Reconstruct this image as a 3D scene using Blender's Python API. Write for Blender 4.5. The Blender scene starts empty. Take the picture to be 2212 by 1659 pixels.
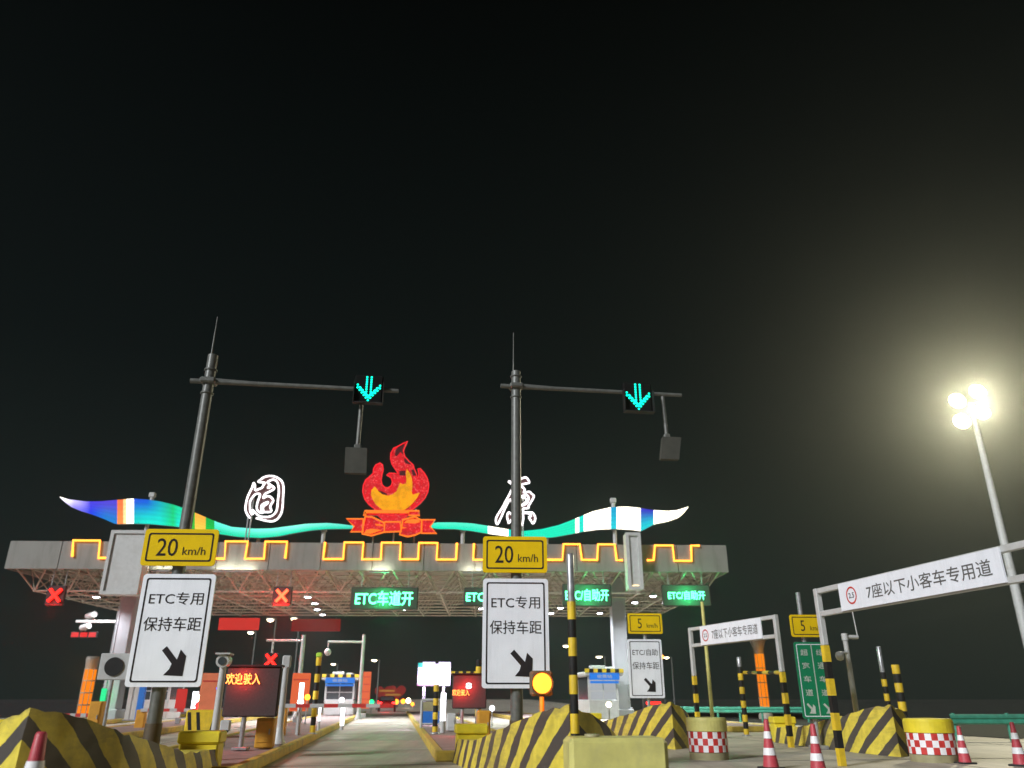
import bpy, math, random
from mathutils import Vector, Matrix
random.seed(7)
C = bpy.context.scene.collection
S = bpy.context.scene
R = math.radians
# ------------------------------------------------------------------ camera
HC, TH = 1.3, R(22.2)
cam = bpy.data.cameras.new('camera'); cam.lens = 27.03; cam.sensor_width = 36; cam.clip_end = 3000; cam.clip_start = .05
co = bpy.data.objects.new('camera', cam); C.objects.link(co); S.camera = co
cam.dof.use_dof = True; cam.dof.focus_distance = 14.5; cam.dof.aperture_fstop = .9
co.location = (0, 0, HC); co.rotation_euler = (R(90) + TH, 0, 0)
# ------------------------------------------------------------------ night sky
w = bpy.data.worlds.new('World'); S.world = w; w.use_nodes = True
nt = w.node_tree; bg = nt.nodes['Background']
tc = nt.nodes.new('ShaderNodeTexCoord'); sx = nt.nodes.new('ShaderNodeSeparateXYZ'); rp = nt.nodes.new('ShaderNodeValToRGB')
nt.links.new(tc.outputs['Generated'], sx.inputs[0]); nt.links.new(sx.outputs['Z'], rp.inputs[0]); nt.links.new(rp.outputs[0], bg.inputs[0])
e = rp.color_ramp.elements
e[0].position = 0.0; e[0].color = (.0125, .0185, .0165, 1)
e[1].position = .8; e[1].color = (.0001, .0004, .0004, 1)
x = e.new(.38); x.color = (.0034, .0058, .0058, 1)
bg.inputs[1].default_value = 1.0
# one wide soft lamp: the masts and headlights behind the camera
sl = bpy.data.lights.new('sun', 'SUN'); sl.energy = 3.5; sl.angle = R(12); sl.color = (.95, .97, 1)
so = bpy.data.objects.new('sun', sl); C.objects.link(so)
so.rotation_euler = Vector((.70, .70, -.52)).to_track_quat('-Z', 'Y').to_euler()
S.view_settings.view_transform = 'Standard'; S.view_settings.look = 'None'
S.view_settings.exposure = 0; S.view_settings.gamma = 1
S.cycles.use_denoising = True; S.cycles.max_bounces = 6; S.cycles.volume_bounces = 0
S.cycles.sample_clamp_indirect = 6
# ------------------------------------------------------------------ pixel helpers (photo measured on a 2212 wide copy)
K = 1661.0
def ray(x, y):
    u = (x - 1106) / K; v = (829.5 - y) / K
    return u, math.cos(TH) - v * math.sin(TH), math.sin(TH) + v * math.cos(TH)
def P(x, y, D):
    a, b, c = ray(x, y); return Vector((a / b * D, D, HC + c / b * D))
def PZ(x, y, z):
    a, b, c = ray(x, y); t = (z - HC) / c; return Vector((a * t, b * t, z))
def Zp(y, D): return P(1106, y, D).z
def Xp(x, y, D): return P(x, y, D).x
def plane_local(o, rz, x, y):           # local (along, height) on a vertical plane through o turned by rz
    d = Vector(ray(x, y)); n = Vector((-math.sin(rz), math.cos(rz), 0)); c = Vector((0, 0, HC))
    q = c + d * ((Vector((o[0], o[1], 0)) - c).dot(n) / d.dot(n))
    return ((q.x - o[0]) * math.cos(rz) + (q.y - o[1]) * math.sin(rz), q.z)
A = R(7.9)                              # the toll lanes run 7.9 degrees left of the camera
def LW(s, t, z=0): return Vector((s * math.cos(A) - t * math.sin(A), s * math.sin(A) + t * math.cos(A), z))
# ------------------------------------------------------------------ mesh builder
class MB:
    def __init__(m): m.v = []; m.f = []; m.mi = []; m.sm = []
    def add(m, vs, fs, mi=0, smooth=False):
        b = len(m.v); m.v += [Vector(q) for q in vs]
        for f in fs: m.f.append([b + i for i in f]); m.mi.append(mi); m.sm.append(smooth)
        return m
    def box(m, c, s, mi=0, rz=0, bev=0.0):
        hx, hy, hz = s[0] / 2, s[1] / 2, s[2] / 2
        if bev <= 0:
            vs = [Vector((i * hx, j * hy, k * hz)) for k in (-1, 1) for j in (-1, 1) for i in (-1, 1)]
            fs = [(0, 2, 3, 1), (4, 5, 7, 6), (0, 1, 5, 4), (2, 6, 7, 3), (0, 4, 6, 2), (1, 3, 7, 5)]
        else:
            b = min(bev, hx * .9, hy * .9, hz * .9); vs = []; ring = []
            for (px, py, pz) in ((hx - b, hy - b, -hz), (hx, hy, -hz + b), (hx, hy, hz - b), (hx - b, hy - b, hz)):
                r = []
                for (sx_, sy_) in ((1, 1), (-1, 1), (-1, -1), (1, -1)):
                    pts = [(sx_ * px, sy_ * (py - (b if px == hx else 0))), (sx_ * (px - (b if px == hx else 0)), sy_ * py)]
                    if sx_ * sy_ < 0: pts.reverse()
                    for q in pts: r.append(len(vs)); vs.append(Vector((q[0], q[1], pz)))
                ring.append(r)
            fs = [list(reversed(ring[0])), ring[3]]
            for a_, b_ in zip(ring, ring[1:]):
                n = len(a_)
                for i in range(n): fs.append((a_[i], a_[(i + 1) % n], b_[(i + 1) % n], b_[i]))
        rot = Matrix.Rotation(rz, 3, 'Z')
        return m.add([rot @ q + Vector(c) for q in vs], fs, mi)
    def tube(m, pts, r, n=8, mi=0, closed=False, caps=True):
        pts = [Vector(p) for p in pts]; N = len(pts); rs = r if isinstance(r, (list, tuple)) else [r] * N
        vs = []; prev = None
        for i, p in enumerate(pts):
            a = pts[i - 1] if (i > 0 or closed) else p; b = pts[(i + 1) % N] if (i < N - 1 or closed) else p
            t = (b - a).normalized() if (b - a).length > 1e-9 else Vector((0, 0, 1))
            if prev is None:
                up = Vector((0, 0, 1)) if abs(t.z) < .95 else Vector((1, 0, 0)); nx = t.cross(up).normalized()
            else:
                nx = prev - t * prev.dot(t)
                nx = nx.normalized() if nx.length > 1e-6 else t.orthogonal().normalized()
            prev = nx; ny = t.cross(nx)
            for k in range(n):
                q = 2 * math.pi * k / n; vs.append(p + (nx * math.cos(q) + ny * math.sin(q)) * rs[i])
        fs = []
        for i in range(N if closed else N - 1):
            j = (i + 1) % N
            for k in range(n): fs.append((i * n + k, i * n + (k + 1) % n, j * n + (k + 1) % n, j * n + k))
        m.add(vs, fs, mi, n > 5)
        if caps and not closed:
            m.add([vs[k] for k in range(n)], [list(range(n))[::-1]], mi)
            m.add([vs[(N - 1) * n + k] for k in range(n)], [list(range(n))], mi)
        return m
    def lathe(m, prof, n=20, mi=0, c=(0, 0, 0), mfun=None, smooth=True):
        vs = [(c[0] + r * math.cos(2 * math.pi * k / n), c[1] + r * math.sin(2 * math.pi * k / n), c[2] + z) for r, z in prof for k in range(n)]
        b = len(m.v); m.v += [Vector(q) for q in vs]
        for i in range(len(prof) - 1):
            for k in range(n):
                m.f.append([b + i * n + k, b + i * n + (k + 1) % n, b + (i + 1) * n + (k + 1) % n, b + (i + 1) * n + k])
                m.mi.append(mfun(i, k) if mfun else mi); m.sm.append(smooth)
        return m
    def prism(m, poly, y0, y1, mi=0, side=None):   # polygon in (x,z), thickness along y
        n = len(poly); ar = sum(poly[i][0] * poly[(i + 1) % n][1] - poly[(i + 1) % n][0] * poly[i][1] for i in range(n))
        if ar < 0: poly = poly[::-1]
        vs = [(p[0], y0, p[1]) for p in poly] + [(p[0], y1, p[1]) for p in poly]
        m.add(vs, [list(range(n))], mi); m.add(vs, [list(range(n, 2 * n))[::-1]], mi if side is None else side)
        m.add(vs, [(i, n + i, n + (i + 1) % n, (i + 1) % n) for i in range(n)], mi if side is None else side)
        return m
    def text(m, body, cx, cz, wd, ht, y, mi=0, bold=0.0):   # flat letters facing -y, fitted to wd x ht
        vs, fs = text_geo(body, bold)
        xs = [q[0] for q in vs]; zs = [q[1] for q in vs]; x0, x1, z0, z1 = min(xs), max(xs), min(zs), max(zs)
        return m.add([(cx + ((q[0] - x0) / (x1 - x0) - .5) * wd, y, cz + ((q[1] - z0) / (z1 - z0) - .5) * ht) for q in vs], fs, mi)
    def build(m, name, mats, parent=None, loc=(0, 0, 0), rz=0, attr=None):
        me = bpy.data.meshes.new(name); me.from_pydata([tuple(q) for q in m.v], [], m.f)
        for t in (mats if isinstance(mats, (list, tuple)) else [mats]): me.materials.append(t)
        me.polygons.foreach_set('material_index', m.mi); me.polygons.foreach_set('use_smooth', m.sm)
        if attr:
            for an, vals in attr.items():
                if isinstance(vals[0], (int, float)):
                    a = me.attributes.new(an, 'FLOAT', 'POINT'); a.data.foreach_set('value', vals)
                else:
                    a = me.attributes.new(an, 'FLOAT_COLOR', 'POINT'); a.data.foreach_set('color', [q for v_ in vals for q in v_])
        me.update(); o = bpy.data.objects.new(name, me); C.objects.link(o)
        if parent: o.parent = parent
        else: o.location = loc; o.rotation_euler = (0, 0, rz)
        return o
_tc = {}
def text_geo(body, bold):
    k = (body, bold)
    if k not in _tc:
        cu = bpy.data.curves.new('lettering', 'FONT'); cu.body = body; cu.offset = bold; cu.resolution_u = 3
        o = bpy.data.objects.new('lettering', cu); C.objects.link(o)
        me = bpy.data.meshes.new_from_object(o.evaluated_get(bpy.context.evaluated_depsgraph_get()))
        _tc[k] = ([(q.co.x, q.co.y) for q in me.vertices], [list(p.vertices) for p in me.polygons])
        bpy.data.objects.remove(o); bpy.data.curves.remove(cu); bpy.data.meshes.remove(me)
    return _tc[k]
def thing(name, label, cat, loc=(0, 0, 0), rz=0, group=None):
    o = bpy.data.objects.new(name, None); C.objects.link(o); o.empty_display_size = .2
    o.location = loc; o.rotation_euler = (0, 0, rz); o['label'] = label; o['category'] = cat
    if group: o['group'] = group
    return o
def tag(o, label, cat, group=None):
    o['label'] = label; o['category'] = cat
    if group: o['group'] = group
    return o
def struct(o): o['kind'] = 'structure'; return o
def copy_tree(o, parent):
    c = o.copy(); C.objects.link(c); c.parent = parent
    for ch in o.children: copy_tree(ch, c)
    return c
def dup(root, loc, rz, label, group=None):
    r = root.copy(); C.objects.link(r); r.location = loc; r.rotation_euler = (0, 0, rz); r['label'] = label
    if group: r['group'] = group
    for ch in root.children: copy_tree(ch, r)
    return r
# ------------------------------------------------------------------ materials
def mat(name, col, rough=.6, metal=0.0, var=.12, scale=6.0, bump=0.0, dirt=None, spec=.5, stretch=None):
    m = bpy.data.materials.new(name); m.use_nodes = True; n = m.node_tree.nodes; l = m.node_tree.links; b = n['Principled BSDF']
    b.inputs['Roughness'].default_value = rough; b.inputs['Metallic'].default_value = metal; b.inputs['Specular IOR Level'].default_value = spec
    tc = n.new('ShaderNodeTexCoord'); nz = n.new('ShaderNodeTexNoise'); nz.inputs['Scale'].default_value = scale; nz.inputs['Detail'].default_value = 6
    l.new(tc.outputs['Object'], nz.inputs['Vector'])
    r = n.new('ShaderNodeValToRGB'); l.new(nz.outputs['Fac'], r.inputs[0])
    r.color_ramp.elements[0].position = .32; r.color_ramp.elements[1].position = .68
    r.color_ramp.elements[0].color = tuple(max(0, c * (1 - var)) for c in col) + (1,)
    r.color_ramp.elements[1].color = tuple(min(1, c * (1 + var)) for c in col) + (1,)
    out = r.outputs[0]
    if dirt:
        n2 = n.new('ShaderNodeTexNoise'); n2.inputs['Scale'].default_value = scale * .35; n2.inputs['Detail'].default_value = 9; n2.inputs['Roughness'].default_value = .7
        if stretch:
            mp = n.new('ShaderNodeMapping'); mp.inputs['Scale'].default_value = stretch[0]; mp.inputs['Rotation'].default_value = (0, 0, stretch[1]); l.new(tc.outputs['Object'], mp.inputs['Vector']); l.new(mp.outputs[0], n2.inputs['Vector'])
        else: l.new(tc.outputs['Object'], n2.inputs['Vector'])
        mr = n.new('ShaderNodeMapRange'); mr.inputs[1].default_value = .5; mr.inputs[2].default_value = .68; mr.inputs[4].default_value = dirt[1]
        l.new(n2.outputs['Fac'], mr.inputs[0]); mx = n.new('ShaderNodeMixRGB'); l.new(mr.outputs[0], mx.inputs[0]); l.new(out, mx.inputs[1])
        mx.inputs[2].default_value = tuple(dirt[0]) + (1,); out = mx.outputs[0]
    l.new(out, b.inputs['Base Color'])
    rr = n.new('ShaderNodeMapRange'); rr.inputs[3].default_value = max(0, rough - .12); rr.inputs[4].default_value = min(1, rough + .12)
    l.new(nz.outputs['Fac'], rr.inputs[0]); l.new(rr.outputs[0], b.inputs['Roughness'])
    if bump:
        bp = n.new('ShaderNodeBump'); bp.inputs['Strength'].default_value = bump; bp.inputs['Distance'].default_value = .02
        l.new(nz.outputs['Fac'], bp.inputs['Height']); l.new(bp.outputs[0], b.inputs['Normal'])
    return m
def em(name, col, st):
    m = bpy.data.materials.new(name); m.use_nodes = True; b = m.node_tree.nodes['Principled BSDF']
    b.inputs['Base Color'].default_value = (.02, .02, .02, 1); b.inputs['Emission Color'].default_value = tuple(col) + (1,); b.inputs['Emission Strength'].default_value = st
    b.inputs['Roughness'].default_value = .9; b.inputs['Specular IOR Level'].default_value = .05
    return m
def em_attr(name, st):
    m = em(name, (1, 1, 1), st); n = m.node_tree.nodes; a = n.new('ShaderNodeAttribute'); a.attribute_name = 'led'
    m.node_tree.links.new(a.outputs['Color'], n['Principled BSDF'].inputs['Emission Color']); return m
def em_speck(name, dark, lite, st, scale):      # strings of small lamps: bright grains over a dimmer field
    m = em(name, dark, st); n = m.node_tree.nodes; l = m.node_tree.links; tc = n.new('ShaderNodeTexCoord')
    vo = n.new('ShaderNodeTexVoronoi'); vo.inputs['Scale'].default_value = scale; l.new(tc.outputs['Object'], vo.inputs['Vector'])
    r = n.new('ShaderNodeValToRGB'); l.new(vo.outputs['Distance'], r.inputs[0])
    r.color_ramp.elements[0].position = .10; r.color_ramp.elements[0].color = tuple(lite) + (1,)
    r.color_ramp.elements[1].position = .42; r.color_ramp.elements[1].color = tuple(dark) + (1,)
    nz = n.new('ShaderNodeTexNoise'); nz.inputs['Scale'].default_value = 2.2; nz.inputs['Detail'].default_value = 3; l.new(tc.outputs['Object'], nz.inputs['Vector'])
    mr = n.new('ShaderNodeMapRange'); mr.inputs[1].default_value = .35; mr.inputs[2].default_value = .6; mr.inputs[3].default_value = .72 * st; mr.inputs[4].default_value = st
    l.new(nz.outputs['Fac'], mr.inputs[0]); l.new(mr.outputs[0], n['Principled BSDF'].inputs['Emission Strength'])
    l.new(r.outputs[0], n['Principled BSDF'].inputs['Emission Color']); return m
def stripes(name, c1, c2, attr='q'):
    m = mat(name, c1, .55, var=.18, scale=5, bump=.15); n = m.node_tree.nodes; l = m.node_tree.links; b = n['Principled BSDF']
    src = b.inputs['Base Color'].links[0].from_socket
    a = n.new('ShaderNodeAttribute'); a.attribute_name = attr
    nz = n.new('ShaderNodeTexNoise'); nz.inputs['Scale'].default_value = 9; nz.inputs['Detail'].default_value = 5
    ad = n.new('ShaderNodeMath'); ad.operation = 'MULTIPLY_ADD'; ad.inputs[1].default_value = .10; l.new(nz.outputs['Fac'], ad.inputs[0]); l.new(a.outputs['Fac'], ad.inputs[2])
    fr = n.new('ShaderNodeMath'); fr.operation = 'FRACT'; l.new(ad.outputs[0], fr.inputs[0])
    gt = n.new('ShaderNodeMath'); gt.operation = 'GREATER_THAN'; gt.inputs[1].default_value = .58; l.new(fr.outputs[0], gt.inputs[0])
    mx = n.new('ShaderNodeMixRGB'); l.new(gt.outputs[0], mx.inputs[0]); l.new(src, mx.inputs[1]); mx.inputs[2].default_value = tuple(c2) + (1,)
    n2 = n.new('ShaderNodeTexNoise'); n2.inputs['Scale'].default_value = 2.6; n2.inputs['Detail'].default_value = 9; n2.inputs['Roughness'].default_value = .72
    mr = n.new('ShaderNodeMapRange'); mr.inputs[1].default_value = .49; mr.inputs[2].default_value = .66; mr.inputs[4].default_value = .6; l.new(n2.outputs['Fac'], mr.inputs[0])
    m2 = n.new('ShaderNodeMixRGB'); l.new(mr.outputs[0], m2.inputs[0]); l.new(mx.outputs[0], m2.inputs[1]); m2.inputs[2].default_value = (.15, .115, .075, 1)
    l.new(m2.outputs[0], b.inputs['Base Color']); return m
M = dict(
    concrete=mat('concrete', (.47, .43, .35), .55, var=.2, scale=.7, bump=.25, dirt=((.19, .172, .145), .85), stretch=((1.3, .07, 1), -A)),
    paving=mat('paving', (.30, .22, .20), .75, var=.15, scale=3, bump=.2, dirt=((.17, .14, .13), .6)),
    kerb_yellow=mat('kerb paint', (.52, .38, .06), .65, var=.2, scale=4, bump=.15, dirt=((.22, .18, .11), .8)),
    steel=mat('galvanised steel', (.38, .39, .40), .34, .45, var=.2, scale=12),
    pole=mat('grey painted pole', (.12, .125, .115), .42, .1, var=.18, scale=9),
    white=mat('white paint', (.50, .51, .50), .45, var=.06, scale=5, dirt=((.34, .33, .30), .4)),
    sign_white=mat('white sheeting', (.83, .86, .92), .5, var=.03, scale=3, dirt=((.66, .69, .74), .5), stretch=((5, 5, .7), 0)),
    sign_yellow=mat('yellow sheeting', (.78, .53, .006), .75, var=.05, scale=3, spec=.12),
    yellow=mat('yellow paint', (.75, .52, .025), .5, var=.12, scale=7, dirt=((.45, .32, .08), .5)),
    black=mat('black paint', (.018, .018, .018), .6, var=.2, scale=8, spec=.25),
    ink=mat('black lettering', (.025, .022, .024), .8, var=.1, spec=.1),
    fascia=mat('fascia panel', (.22, .215, .19), .55, var=.06, scale=1.3, dirt=((.12, .115, .095), .7), stretch=((4, 4, .5), 0)),
    column=mat('column cladding', (.33, .34, .36), .5, var=.05, scale=2, dirt=((.25, .25, .25), .4)),
    truss=mat('truss paint', (.42, .39, .32), .5, var=.1, scale=4),
    deck=mat('roof deck', (.30, .275, .225), .7, var=.2, scale=1.5),
    green=mat('green sheeting', (.0, .20, .085), .5, var=.06, scale=4),
    rail=mat('green guardrail paint', (.05, .28, .19), .45, .1, var=.15, scale=6, dirt=((.05, .12, .09), .5)),
    orange=mat('orange cabinet paint', (.62, .30, .03), .5, var=.1, scale=5, dirt=((.36, .19, .05), .5)),
    red=mat('red paint', (.55, .035, .03), .5, var=.12, scale=8),
    cone_red=mat('cone plastic', (.50, .06, .08), .5, var=.12, scale=10, dirt=((.30, .05, .05), .5)),
    reflective=mat('reflective band', (.85, .85, .86), .4, var=.05, scale=10),
    board=mat('led board face', (.06, .052, .052), .8, var=.15, scale=20, spec=.15),
    blue=mat('blue sign paint', (.02, .17, .60), .45, var=.06, scale=4),
    glass=mat('booth glass', (.05, .06, .065), .15, var=.1, scale=2),
    lid=mat('barrel lid plastic', (.60, .56, .18), .5, var=.12, scale=4, dirt=((.40, .38, .18), .6)),
    lid_yellow=mat('bright barrel lid plastic', (.74, .60, .03), .5, var=.1, scale=4, dirt=((.5, .4, .06), .5)),
    barrel=mat('barrel body plastic', (.34, .31, .17), .55, var=.18, scale=4, dirt=((.22, .20, .12), .6)),
    rubber=mat('black rubber', (.025, .025, .025), .7, var=.2),
    red_sign=mat('red board paint', (.60, .06, .04), .55, var=.08, scale=2),
    salmon=mat('orange red board paint', (.75, .20, .09), .5, var=.08, scale=3),
    carpaint=mat('dark car paint', (.06, .012, .012), .25, .3, var=.05),
    prow=stripes('prow stripes', (.70, .57, .07), (.070, .062, .054)),
    e_amber=em('amber neon', (1, .30, .03), 4.2), e_white=em('white neon', (1, .93, .95), 2.6), e_red=em('red led', (1, .012, .008), 5.0),
    e_redtext=em('red led lettering', (1, .26, .05), 4.5), e_green=em('green led', (.02, 1, .26), 7.0), e_greentext=em('green led lettering', (.10, 1, .42), 6.0),
    e_cyan=em('arrow led', (.0, .85, .55), 2.6), e_down=em('downlight lens', (.86, .90, 1), 22), e_flood=em('floodlight lens', (1, .90, .55), 30),
    e_orange=em('orange lamp panel', (1, .24, .004), 1.05), e_lampwarm=em('street lamp lens', (1, .85, .55), 12), e_beacon=em('amber beacon', (1, .25, .02), 4.2),
    e_tail=em('tail lamp', (1, .02, .02), 9), e_blue=em('lit blue sign', (.01, .22, .85), .9), e_tube=em('white tube', (.95, .95, 1), 5),
    e_window=em('lit window', (.75, .80, .85), .55), e_salmon=em('lit orange board', (1, .17, .05), .75), e_gstrip=em('green reflection', (.02, 1, .35), .9),
    e_warm=em('warm strip', (1, .72, .34), 3.0), e_ledrow=em_attr('led ribbon', 1.0), e_screen=em_attr('led screen', 1.0),
    e_flame=em_speck('red lamp strings', (.78, .003, .014), (1, .15, .14), 1.05, 8.0), e_core=em_speck('orange lamp strings', (1, .39, .0), (1, .48, .006), 1.08, 9), e_edge=em('orange neon', (1, .19, .012), 1.25),
)
# ------------------------------------------------------------------ ground
g = MB(); N = 24
for j in range(N + 1):
    for i in range(N + 1): g.v.append(Vector((-400 + 800 * i / N, -200 + 900 * j / N, 0)))
for j in range(N):
    for i in range(N): g.f.append([j * (N + 1) + i, j * (N + 1) + i + 1, (j + 1) * (N + 1) + i + 1, (j + 1) * (N + 1) + i]); g.mi.append(0); g.sm.append(False)
struct(g.build('ground', M['concrete']))
# slab joints in the lanes
j = MB()
for t in range(8, 90, 5): j.box((0, t, .004), (70, .035, .004))
for s in (-12.2, -7.0, 5.4, 11.7, 18): j.box((s, 45, .0045), (.03, 90, .003))
struct(j.build('road', mat('joint sealant', (.20, .18, .155), .8), loc=(0, 0, 0), rz=A))
# the raised islands between the lanes
ISL = {-2: (-16.52, 24), -1: (-10.25, 22), 0: (-3.98, 15.2), 1: (2.3, 18.9), 2: (8.6, 30.5), 3: (15.0, 33)}
for k, (s, t0) in ISL.items():
    a = MB(); L = 74 - t0
    a.box((s, t0 + L / 2, .09), (2.4, L, .18), bev=.02)
    o = struct(a.build('pavement', M['paving'], rz=A))
    c = MB()
    for sd in (-1, 1): c.box((s + sd * 1.3, t0 + L / 2, .11), (.2, L, .22), bev=.03)
    c.box((s, t0 - .1, .11), (2.8, .2, .22), bev=.03)
    c.build('kerb', M['kerb_yellow'], parent=o)
# ------------------------------------------------------------------ canopy
FL = PZ(8, 1228, 8.0); FR = PZ(1575, 1236, 8.0)
CR = math.atan2(FR.y - FL.y, FR.x - FL.x); CW = (FR - FL).length; CD = 16.0
co_ = Vector((FL.x, FL.y, 0))
ZT = plane_local(co_, CR, 780, 1173)[1]
def CF(x, y, off=0.0):
    o = co_ + Vector((math.sin(CR), -math.cos(CR), 0)) * off
    return plane_local(o, CR, x, y)
def CWl(lx, ly, z): return Vector((co_.x + lx * math.cos(CR) - ly * math.sin(CR), co_.y + lx * math.sin(CR) + ly * math.cos(CR), z))
canopy = thing('toll_canopy', 'long pale toll plaza canopy on a white space truss across the lanes', 'canopy', co_, CR)
f = MB(); seg = 14
for i in range(seg):
    f.box((CW * (i + .5) / seg, .06, (8 + ZT) / 2), (CW / seg - .045, .12, ZT - 8))
f.box((.06, CD / 2, (8 + ZT) / 2), (.12, CD - .26, ZT - 8)); f.box((CW - .06, CD / 2, (8 + ZT) / 2), (.12, CD - .26, ZT - 8))
f.box((CW / 2, CD - .06, (8 + ZT) / 2), (CW, .12, ZT - 8)); f.build('fascia', M['fascia'], canopy)
f = MB(); f.box((CW / 2, .1, (8 + ZT) / 2), (CW - .3, .03, ZT - 8.1)); f.build('fascia_backing', M['deck'], canopy)
d = MB(); d.box((CW / 2, CD / 2, 8.6), (CW - .26, CD - .26, .1))
for i in range(1, 20): d.box((CW * i / 20, CD / 2, 8.49), (.08, CD - .3, .12))
d.build('roof_deck', M['deck'], canopy)
nx = 21; ny = 8; ux = (CW - .6) / nx; uy = (CD - .6) / ny
tr = MB()
top = lambda i, k: Vector((.3 + i * ux, .3 + k * uy, 8.28)); bot = lambda i, k: Vector((.3 + (i + .5) * ux, .3 + (k + .5) * uy, 6.95))
for i in range(nx + 1):
    tr.tube([top(i, 0), top(i, ny)], .045, 5)
for k in range(ny + 1): tr.tube([top(0, k), top(nx, k)], .045, 5)
for i in range(nx): tr.tube([bot(i, 0), bot(i, ny - 1)], .05, 5)
for k in range(ny): tr.tube([bot(0, k), bot(nx - 1, k)], .05, 5)
for i in range(nx):
    for k in range(ny):
        for a_, b_ in ((0, 0), (1, 0), (0, 1), (1, 1)): tr.tube([bot(i, k), top(i + a_, k + b_)], .05 if k == 0 and b_ == 0 else .03, 4, caps=False)
        tr.lathe([(.001, -.09), (.085, -.03), (.085, .04), (.001, .09)], 8, 0, bot(i, k))
tr.build('truss', M['truss'], canopy)
for px, hd, ly in ((262, 1, 4.0), (1344, 1, 4.0), (262, 0, 13.0), (1344, 0, 13.0)):
    lx = Matrix.Rotation(-CR, 3, 'Z') @ (P(px, 1450, FL.y + (4.6 if ly < 9 else 14.0)) - co_)
    c = MB(); c.box((lx.x, ly, 4.1), (.85, .85, 8.2), bev=.05); c.box((lx.x, ly, .35), (1.15, 1.15, .7), bev=.05)
    for q in (-.36, .36): c.box((lx.x + q, ly - .44, 4.4), (.09, .05, 6.8))
    c.build('column', M['column'], canopy)
for px0, px1, py0, py1, warm in ((236, 299, 1145, 1284, 0), (1346, 1394, 1150, 1273, 1)):
    xa, zt = CF(px0 + 5, py0, .9); xb, zb = CF(px1 - 3, py1, .9); xc = (xa + xb) / 2; ww = xb - xa
    c = MB(); c.box((xc, -.42, (zt + zb) / 2), (ww, .80, zt - zb), bev=.04)
    for q in (-1, 1): c.box((xc + q * (ww / 2 - .09), -.87, (zt + zb) / 2), (.18, .1, zt - zb))
    c.box((xc, -.87, zt - .09), (ww - .37, .1, .18)); c.box((xc, -.87, zb + .09), (ww - .37, .1, .18))
    hd_ = c.build('column_head', M['white'], canopy)
    if warm: MB().box((xc, -.85, zb + .21), (ww - .5, .05, .04)).build('light_strip', M['e_warm'], hd_)
# ribbon of led rows on the roof edge
def crop_pts(ox, oy, k, pts): return [(ox + k * a_, oy + k * b_) for a_, b_ in pts]
T_L = crop_pts(0, 932.6, .248, [(520, 565), (600, 590), (750, 607), (880, 605), (1030, 592), (1160, 582), (1280, 590), (1400, 608), (1500, 632), (1610, 668), (1700, 705), (1800, 748), (1900, 790)]) + \
      crop_pts(438.9, 905.2, .248, [(250, 940), (450, 955), (600, 952), (750, 932), (900, 912), (1080, 905), (1200, 915), (1330, 932)])
B_L = crop_pts(0, 932.6, .248, [(520, 570), (560, 610), (620, 655), (700, 690), (800, 720), (900, 758), (1005, 806), (1140, 800), (1300, 803), (1480, 820), (1590, 833), (1700, 850), (1800, 868)]) + \
      crop_pts(438.9, 905.2, .248, [(130, 1000), (300, 1025), (500, 1035), (650, 1022), (800, 992), (950, 968), (1080, 958), (1330, 955)])
T_R = crop_pts(932.6, 905.2, .248, [(-20, 915), (50, 900), (200, 900), (350, 908), (500, 932), (690, 965), (800, 975), (950, 960), (1100, 925), (1250, 868), (1400, 805), (1560, 768), (1700, 762), (1820, 775), (1930, 793), (2050, 800), (2130, 795), (2200, 775), (2236, 762)])
B_R = crop_pts(932.6, 905.2, .248, [(-20, 943), (50, 957), (200, 958), (350, 975), (500, 1000), (690, 1025), (900, 1037), (1060, 1030), (1200, 1005), (1320, 980), (1450, 962), (1600, 957), (1740, 965), (1825, 977), (1940, 915), (2050, 895), (2150, 860), (2200, 815), (2236, 766)])
TUR = (0, .98, .60); CY = (0, .96, .78); WH = (3.0, 2.8, 2.3); GR = (.0, .65, .06)
SEG_L = [(129, (2.6, 2.5, 2.0), (1.8, 1.7, 2.0)), (160, (.9, .8, 1.5), (.35, .3, 1.1)), (196, (.07, .05, .92), (.01, .05, 1.0)), (230, (.10, .06, .80), (.0, .25, .75)), (253, (1.2, .22, .06), (1.3, .35, .08)), (266, (1.6, .9, .35), (1.6, 1.1, .5)), (273, (3, 2.9, 2.5), (3, 2.9, 2.6)), (289, (.01, .10, .85), (0, .75, .68)), (318, (0, .10, .80), CY), (345, (0, .50, .62), CY), (374, (0, .68, .22), (0, .8, .25)), (385, (0, .85, .45), CY), (409, (.06, .55, .03), (.05, .6, .05)), (421, (1.3, .55, .06), (1.2, .75, .08)), (444, (0, .50, .07), GR), (463, (.15, 1.2, .95), (0, .85, .45)), (640, (.35, 1.4, 1.1), (0, .95, .58)), (765, (.1, .9, .7), (0, .8, .5))]
SEG_R = [(927, (.1, 1.1, .75), TUR), (1054, WH, WH), (1098, CY, CY), (1106, TUR, TUR), (1243, WH, WH), (1251, CY, CY), (1261, WH, WH), (1319.5, (0, .42, .75), (0, .72, .85)), (1332, WH, WH), (1384, (.03, .02, .62), (0, .75, .80)), (1412, WH, (3, 2.7, 2.0)), (1487, WH, WH)]
def interp(pts, x):
    if x <= pts[0][0]: return pts[0][1]
    for (a_, b_), (c_, d_) in zip(pts, pts[1:]):
        if x <= c_: return b_ + (d_ - b_) * (x - a_) / max(1e-6, c_ - a_)
    return pts[-1][1]
SOFT = {160, 196, 230, 318, 345, 374, 385, 640, 765}
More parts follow.
